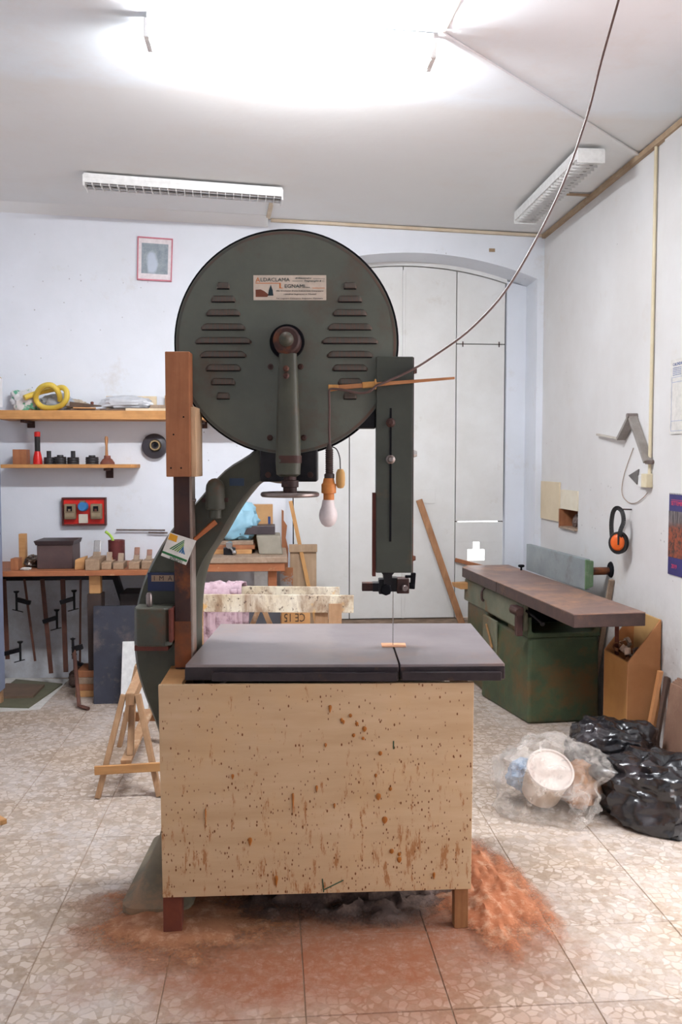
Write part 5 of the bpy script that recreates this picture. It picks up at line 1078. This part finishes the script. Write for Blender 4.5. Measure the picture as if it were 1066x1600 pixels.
# right bench
RB = thing('workbench', 'carpenter bench with thick orange apron behind the saw', 'workbench', (-0.3, 6.1, 0))
MB().box(-0.72, 0.10, 5.79, 6.45, 0.925, 0.962).build('top', M['greyw'], RB, 0.004)
MB().box(-0.72, 0.083, 5.80, 5.84, 0.868, 0.9245).build('apron', M['benchw'], RB, 0.003)
MB().box(-0.72, 0.083, 6.38, 6.42, 0.83, 0.9245).build('apron', M['benchw'], RB, 0.003)
for x, y in ((-0.03, 5.845), (-0.70, 5.845), (-0.03, 6.31), (-0.70, 6.31)): MB().box(x, x + 0.06, y, y + 0.06, 0.0, 0.9245).build('leg', M['benchw'], RB, 0.003)
zb = 0.9625
solo('iron_planer', 'dark iron plate lying across the right bench top blocks', 'iron plate', MB().box(-0.26, 0.02, 6.10, 6.30, 1.088, 1.148), pm('dark_iron', (84, 74, 76), (66, 58, 62), 8, 0.45, 0.3), (-0.1, 6.2, 1.09), bevel=0.004)
solo('metal_block', 'grey angular metal block at the right end of the bench', 'metal block', MB().hexa([(-0.09, 5.98, zb), (0.072, 5.96, zb), (0.072, 6.30, zb), (-0.09, 6.30, zb)], [(-0.11, 6.02, 1.087), (0.055, 6.0, 1.087), (0.055, 6.30, 1.087), (-0.11, 6.30, 1.087)]), pm('dusty_metal', (148, 140, 124), (126, 118, 104), 8, 0.6), (0, 6.1, zb), bevel=0.008)
for k, (a, b, h, lb) in enumerate(((-0.50, -0.14, 0.03, 'lowest'), (-0.46, -0.12, 0.028, 'middle'), (-0.52, -0.13, 0.026, 'topmost'))):
    z0 = zb + (0, 0.0615, 0.0905)[k]
    if k == 0: z0 = zb
    if k == 1: z0 = zb + 0.0305
    if k == 2: z0 = zb + 0.059
    solo('plank', lb + ' of three weathered planks stacked on the right bench', 'plank', MB().box(a, b, 6.02 + 0.02 * k, 6.28, z0, z0 + h), [M['pine'], M['block'], M['greyw']][k], (a, 6.1, z0), group='planks on the right bench', bevel=0.003)
# blue bag, cardboard carton
crumple('plastic_bag', 'crumpled pale blue plastic bag on the planks of the bench', 'bag', (-0.27, 6.18, zb + 0.0855), (0.155, 0.10, 0.135), 1.9, pm('sky_blue_bag', (158, 204, 224), (134, 186, 210), 7, 0.35, spec=0.6), amp=0.22, fold=0.13)
ct = thing('cardboard_carton', 'cardboard carton with a blue mark behind the blue bag', 'carton', (-0.07, 6.36, 0.97))
MB().box(-0.15, 0.005, 6.31, 6.42, zb, 1.285).build('carton', pm('carton_brown', (196, 152, 104), (178, 132, 86), 6, 0.7), ct, 0.003)
MB().box(-0.03, -0.012, 6.3085, 6.3098, 1.14, 1.20).build('blue_mark', M['blue'], ct)
# vice screw on the bench front
vs = thing('vice_handle', 'small steel vice screw with ball handle on the bench edge', 'vice', (-0.29, 5.92, zb))
MB().cyl((-0.29, 6.015, 1.03), (-0.29, 5.93, 1.03), 0.022, n=16).build('screw', M['chrome'], vs, smooth=True)
MB().box(-0.33, -0.25, 5.955, 6.015, zb + 0.0005, 1.012).build('nut', M['blackm'], vs, 0.004)
MB().tube([(-0.31, 5.94, 1.05), (-0.26, 5.935, 0.985)], 0.007, 8).ball((-0.256, 5.935, 0.982), 0.016).build('handle', M['chrome'], vs, smooth=True)
# boards leaning beside the door
solo('board', 'wide grey board with a top cleat leaning left of the door', 'board', MB().box(0.13, 0.325, 6.44, 6.465, 0.0, 0.93).box(0.123, 0.33, 6.42, 6.46, 0.93, 0.985), wood('pallet_wood', (186, 160, 132), (164, 136, 108), 'z'), (0.23, 6.45, 0), bevel=0.002)
solo('wood_lath', 'yellow wood lath leaning in front of the grey board', 'lath', MB().bar(at(454, 783, 6.50), at(497, 985, 6.32), 0.028, 0.016, up=(0, 1, 0)), wood('yellow_lath', (202, 154, 96), (180, 130, 76), 'z'), at(497, 985, 6.32), bevel=0.001)
solo('bark_strip', 'ragged brown bark strip standing against the door jamb', 'strip', MB().prism([(0.055, 0.0), (0.10, 0.0), (0.118, 0.95), (0.10, 1.03), (0.11, 1.12), (0.085, 1.16), (0.085, 1.23), (0.07, 1.24), (0.07, 0.95)], 6.49, 6.51), M['block'], (0.08, 6.5, 0))
solo('metal_plate', 'rusty plate with a grey paint patch beside the bench leg', 'plate', MB().box(0.055, 0.15, 6.37, 6.378, 0.0, 0.823), pm('rusty_plate', (168, 112, 72), (140, 88, 56), 7, 0.6, c3=(150, 148, 146), s3=6, t3=(0.5, 0.55)), (0.1, 6.37, 0), bevel=0.001)
solo('white_board', 'white board standing under the right bench', 'board', MB().box(-0.13, -0.035, 6.20, 6.215, 0.0, 0.82), M['white'], (-0.08, 6.2, 0), bevel=0.001)
cb2 = thing('cardboard_carton', 'cardboard carton with CE mark standing upside down behind the sawhorse', 'carton', (0.14, 5.55, 0))
MB().box(0.055, 0.235, 5.45, 5.68, 0.0, 0.655).build('carton', pm('carton_brown2', (196, 148, 96), (178, 128, 80), 6, 0.7), cb2, 0.003)
letters('CE 15', 0.075, flat('carton_ink', (50, 36, 30), 0.7), cb2, (0.205, 5.449, 0.645), (-1, 0, 0), (0, 0, -1), width=0.13)
solo('slate_board', 'dark slate grey board leaning behind the white sawhorse', 'board', MB().box(-0.20, 0.05, 5.60, 5.615, 0.0, 0.66), pm('slate_grey', (92, 92, 98), (78, 78, 84), 6, 0.6), (-0.05, 5.6, 0), bevel=0.001)
# ------------------------------------------------------------------ painted sawhorse behind the table
def stained():
    t = NT('stained_white_wood'); co = t.coord('Object'); c = t.mix(t.ramp(t.noise(co, 5, 5), 0.35, 0.7), lin((226, 218, 200)), lin((198, 180, 150)))
    c = t.mix(t.ramp(t.noise(t.coord('Object', (1, 1, 0.4), (3, 1, 2)), 8, 6, 0.7, 0.5), 0.47, 0.62, 0, 0.85), c, lin((138, 106, 80)))
    c = t.mix(t.ramp(t.noise(t.coord('Object', (1, 1, 1), (9, 1, 2)), 34, 5, 0.8), 0.58, 0.63), c, lin((84, 62, 50)))
    c = t.mix(t.ramp(t.noise(t.coord('Object', (1, 1, 1), (1, 8, 2)), 6, 3), 0.64, 0.7, 0, 0.7), c, lin((214, 160, 66)))
    return t.fin(c, 0.6)
stn = stained()
sh = thing('sawhorse', 'paint-stained white sawhorse behind the saw table', 'sawhorse', (0.0, 4.9, 0))
A_, B_ = Vector((-0.436, 4.945, 0.802)), Vector((0.455, 4.875, 0.796))
MB().bar(A_, B_, 0.028, 0.098).build('front_beam', stn, sh, 0.002)
MB().bar(A_ + Vector((0.02, 0.24, 0.012)), B_ + Vector((-0.06, 0.24, 0.012)), 0.028, 0.10).build('back_beam', stn, sh, 0.002)
for x in (-0.425, 0.35):
    MB().box(x - 0.037, x + 0.037, (4.863 if x > 0 else 4.921), (4.863 if x > 0 else 4.921) + 0.018, 0.0, 0.80).build('leg', M['tan'], sh, 0.002)
    MB().box(x - 0.10, x - 0.02, 5.16, 5.18, 0.0, 0.70).build('leg', M['tan'], sh, 0.002)
    MB().box(x - 0.02, x + 0.02, 4.95, 5.13, 0.70, 0.745).build('cross_piece', M['tan'], sh, 0.002)
# light folding wooden support below it
apx = Vector((-0.07, 5.32, 0.735))
sv = thing('folding_support', 'light wooden A-shaped folding support under the white sawhorse', 'stand', (-0.07, 5.32, 0))
for s in (-1, 1):
    MB().bar(apx, (apx.x + s * 0.30, 5.32 + 0.03 * s, 0.0), 0.03, 0.03, up=(0, 1, 0)).build('leg', M['tan'], sv, 0.002)
    MB().bar(apx + Vector((-0.22, 0.10, 0)), (apx.x - 0.22 + s * 0.30, 5.42 + 0.03 * s, 0.0), 0.03, 0.03, up=(0, 1, 0)).build('leg', M['tan'], sv, 0.002)
# pink cloth over the sawhorse
def cloth():
    R = []
    for i in range(41):
        s_ = i / 40; row = []
        for j in range(29):
            t = j / 28; x = -0.425 + 0.265 * t + 0.02 * math.sin(6 * s_ + t)
            # profile: from behind, over the beam, down the front behind the front beam
            path = [(5.15, 0.62), (5.165, 0.80), (5.185, 0.878), (5.20, 0.880), (5.215, 0.86), (5.225, 0.70), (5.22, 0.50), (5.215, 0.38 + 0.10 * math.sin(t * 5))]
            f = s_ * (len(path) - 1); k = min(int(f), len(path) - 2); g = f - k
            y = path[k][0] * (1 - g) + path[k + 1][0] * g; z = path[k][1] * (1 - g) + path[k + 1][1] * g
            w_ = 0.03 * noise.noise(Vector((x * 18, s_ * 6, 1.3))) + 0.014 * noise.noise(Vector((x * 45, s_ * 12, 4)))
            out = 1 if s_ > 0.55 else (-1 if s_ < 0.3 else 0)
            row.append((x, 5.0 + (5.185 - y) * 1.0 + 0.15 + (abs(w_) + 0.006) * (-out), z + (0.006 + abs(w_) * 0.8 if out == 0 else 0)))
        R.append(row)
    return MB().rings(R, closed=False)
co_ = solo('pink_cloth', 'crumpled pale pink cloth hanging over the white sawhorse', 'cloth', cloth(), pm('pink_fabric', (206, 180, 188), (186, 156, 166), 14, 0.9, c3=(146, 114, 124), s3=14, t3=(0.5, 0.62)), (-0.3, 5.15, 0.4), smooth=True)
md = co_.modifiers.new('thick', 'SOLIDIFY'); md.thickness = 0.004

# ------------------------------------------------------------------ low wooden trestle at the left of the saw
tr = thing('trestle', 'low wooden trestle on the floor left of the plywood panel', 'trestle', (-0.70, 4.5, 0))
n0, f0 = Vector((-0.688, 4.27, 0.45)), Vector((-0.715, 4.87, 0.45))
MB().bar(n0 - Vector((0, 0.03, 0)), f0, 0.045, 0.06).build('ridge', M['tan'], tr, 0.004)
for e, yy in ((n0, 4.16), (f0, 4.92)):
    sgn_ = -1 if yy < 4.5 else 1
    for s in (-1, 1):
        MB().bar(e + Vector((s * 0.034, sgn_ * 0.01, 0.02)), (e.x + s * 0.145, yy, 0.0), 0.026, 0.042, up=(0, 1, 0)).build('leg', M['tan'], tr, 0.003)
MB().bar((-0.845, 4.155, 0.135), (-0.535, 4.155, 0.145), 0.016, 0.042).build('end_brace', M['pine'], tr, 0.003)
MB().bar((-0.84, 4.94, 0.16), (-0.55, 4.94, 0.16), 0.02, 0.05).build('end_brace', M['brownleg'], tr, 0.003)
MB().bar((-0.70, 4.165, 0.168), (-0.695, 4.92, 0.20), 0.05, 0.022).build('stretcher', M['tan'], tr, 0.003)
MB().bar((-0.69, 4.23, 0.178), (-0.69, 4.33, 0.42), 0.03, 0.03).build('strut', M['tan'], tr, 0.002)
# boards leaning at the bench
bb = at(148, 1098, 5.83)
solo('blue_black_board', 'scuffed blue-black board leaning against the bench', 'board', MB().hexa([(-1.178, 5.80, 0.0), (-0.90, 5.80, 0.0), (-0.90, 5.818, 0.0), (-1.178, 5.818, 0.0)], [(-1.195, 5.925, 0.63), (-0.90, 5.925, 0.63), (-0.90, 5.943, 0.63), (-1.195, 5.943, 0.63)]), pm('scuffed_slate', (54, 56, 68), (42, 44, 54), 5, 0.55, c3=(104, 92, 86), s3=6, t3=(0.5, 0.72)), (-1.03, 5.81, 0), bevel=0.001)
solo('white_board', 'narrow white board leaning before the blue-black board', 'board', MB().hexa([(-0.975, 5.62, 0.0), (-0.80, 5.62, 0.0), (-0.80, 5.635, 0.0), (-0.975, 5.635, 0.0)], [(-0.978, 5.76, 0.42), (-0.80, 5.76, 0.42), (-0.80, 5.775, 0.42), (-0.978, 5.775, 0.42)]), M['white'], (-0.9, 5.63, 0), bevel=0.001)
for k, (z, lb) in enumerate(((0.0, 'bottom'), (0.045, 'second'), (0.09, 'third'), (0.135, 'top'))):
    solo('wood_offcut', lb + ' offcut of the little stack left of the blue-black board', 'offcut', MB().box(-1.335 + 0.01 * (k % 2), -1.21, 5.98, 6.22, z, z + 0.044), [M['pine'], M['block'], M['greyw'], M['block']][k], (-1.27, 6.1, z), group='stacked offcuts under the bench', bevel=0.004)
# clutter on the floor at the left
pp = [hz(u, v) for u, v in ((0, 1111), (62, 1108), (107, 1066), (20, 1060))]
def sheet_(pts, z, h): return MB().prism([(p.x, p.y) for p in pts], z, z + h, 'xy')
solo('paper_sheet', 'white paper sheet on the floor under the left boards', 'paper', sheet_([hz(u, v) for u, v in ((-30, 1114), (62, 1109), (108, 1062), (10, 1059))], 0.001, 0.003), M['paper'], pp[0])
solo('green_board', 'olive green board lying on the white paper sheet', 'board', sheet_([hz(u, v) for u, v in ((-30, 1106), (45, 1108), (98, 1071), (25, 1064))], 0.0045, 0.010), pm('olive_board', (112, 110, 88), (94, 92, 72), 6, 0.6), hz(30, 1090), bevel=0.001)
solo('brown_board', 'small brown board with a pale seam on the olive board', 'board', sheet_([hz(u, v) for u, v in ((-20, 1096), (52, 1094), (70, 1076), (10, 1074))], 0.015, 0.016), pm('brown_board', (122, 100, 82), (104, 84, 70), 6, 0.6), hz(30, 1085), bevel=0.001)
lc = thing('bar_clamp', 'bar clamp leaning with its bent foot on the floor', 'clamp', (-1.2, 5.75, 0))
a, b = Vector((-1.37, 6.12, 0.30)), Vector((-1.25, 5.70, 0.02))
MB().tube([a, a + (b - a) * 0.5, b, b + Vector((0.07, -0.05, -0.008))], 0.014, 6).build('bar', bmx, lc, 0.001)
MB().bar(a + Vector((-0.01, 0, 0)), a + Vector((0.06, -0.01, 0.02)), 0.03, 0.035).build('jaw', M['blackm'], lc, 0.003)
MB().cyl(a + Vector((0.0, -0.03, -0.06)), a + Vector((0.0, -0.03, 0.07)), 0.009, n=10).lathe([(0.009, 0.07), (0.02, 0.08), (0.001, 0.088)], a + Vector((0.0, -0.03, 0)), 'z', 12).build('screw', M['blackm'], lc)
crumple('rag', 'dark greasy rag on the floor below the hanging clamps', 'rag', (-1.36, 6.28, 0.001), (0.07, 0.06, 0.06), 5.9, pm('greasy_rag', (92, 72, 62), (66, 52, 48), 10, 0.8))
solo('wood_offcut', 'small wood offcut on the floor at the left edge', 'offcut', MB().bar(hz(-14, 1278) + Vector((0, 0, 0.012)), hz(6, 1289) + Vector((0, 0, 0.012)), 0.03, 0.022), M['pine'], hz(0, 1285), bevel=0.002)
# steel cabinet at the left edge with a carton on it
cbn = thing('steel_cabinet', 'blue grey steel cabinet at the left edge', 'cabinet', (-2.05, 5.55, 0))
bgm2 = pm('blue_grey_enamel', (140, 150, 176), (124, 134, 160), 5, 0.4)
MB().box(-2.35, -1.765, 5.30, 5.88, 0.10, 1.94).build('body', bgm2, cbn, 0.006)
for x in (-2.34, -1.825): 
    for y in (5.31, 5.82): MB().box(x, x + 0.05, y, y + 0.05, 0.0, 0.10).build('foot', M['tan'], cbn, 0.003)
MB().box(-2.055, -2.048, 5.292, 5.2995, 0.14, 1.9).build('door_seam', M['black'], cbn)
MB().cyl((-1.765, 5.80, 1.13), (-1.755, 5.80, 1.13), 0.012, n=12).build('lock', M['black'], cbn)
cbx = thing('carton', 'white carton with tan top standing on the steel cabinet', 'carton', (-2.0, 5.6, 1.941))
MB().box(-2.25, -1.735, 5.36, 5.86, 1.941, 2.13).build('carton', pm('white_carton', (222, 222, 226), (206, 206, 212), 5, 0.6), cbx, 0.004)
MB().hexa([(-2.25, 5.36, 2.1305), (-1.735, 5.36, 2.1305), (-1.735, 5.86, 2.1305), (-2.25, 5.86, 2.1305)], [(-2.25, 5.36, 2.19), (-1.80, 5.36, 2.19), (-1.80, 5.86, 2.19), (-2.25, 5.86, 2.19)]).build('flap', pm('tan_flap', (196, 164, 136), (178, 146, 120), 5, 0.6), cbx, 0.003)
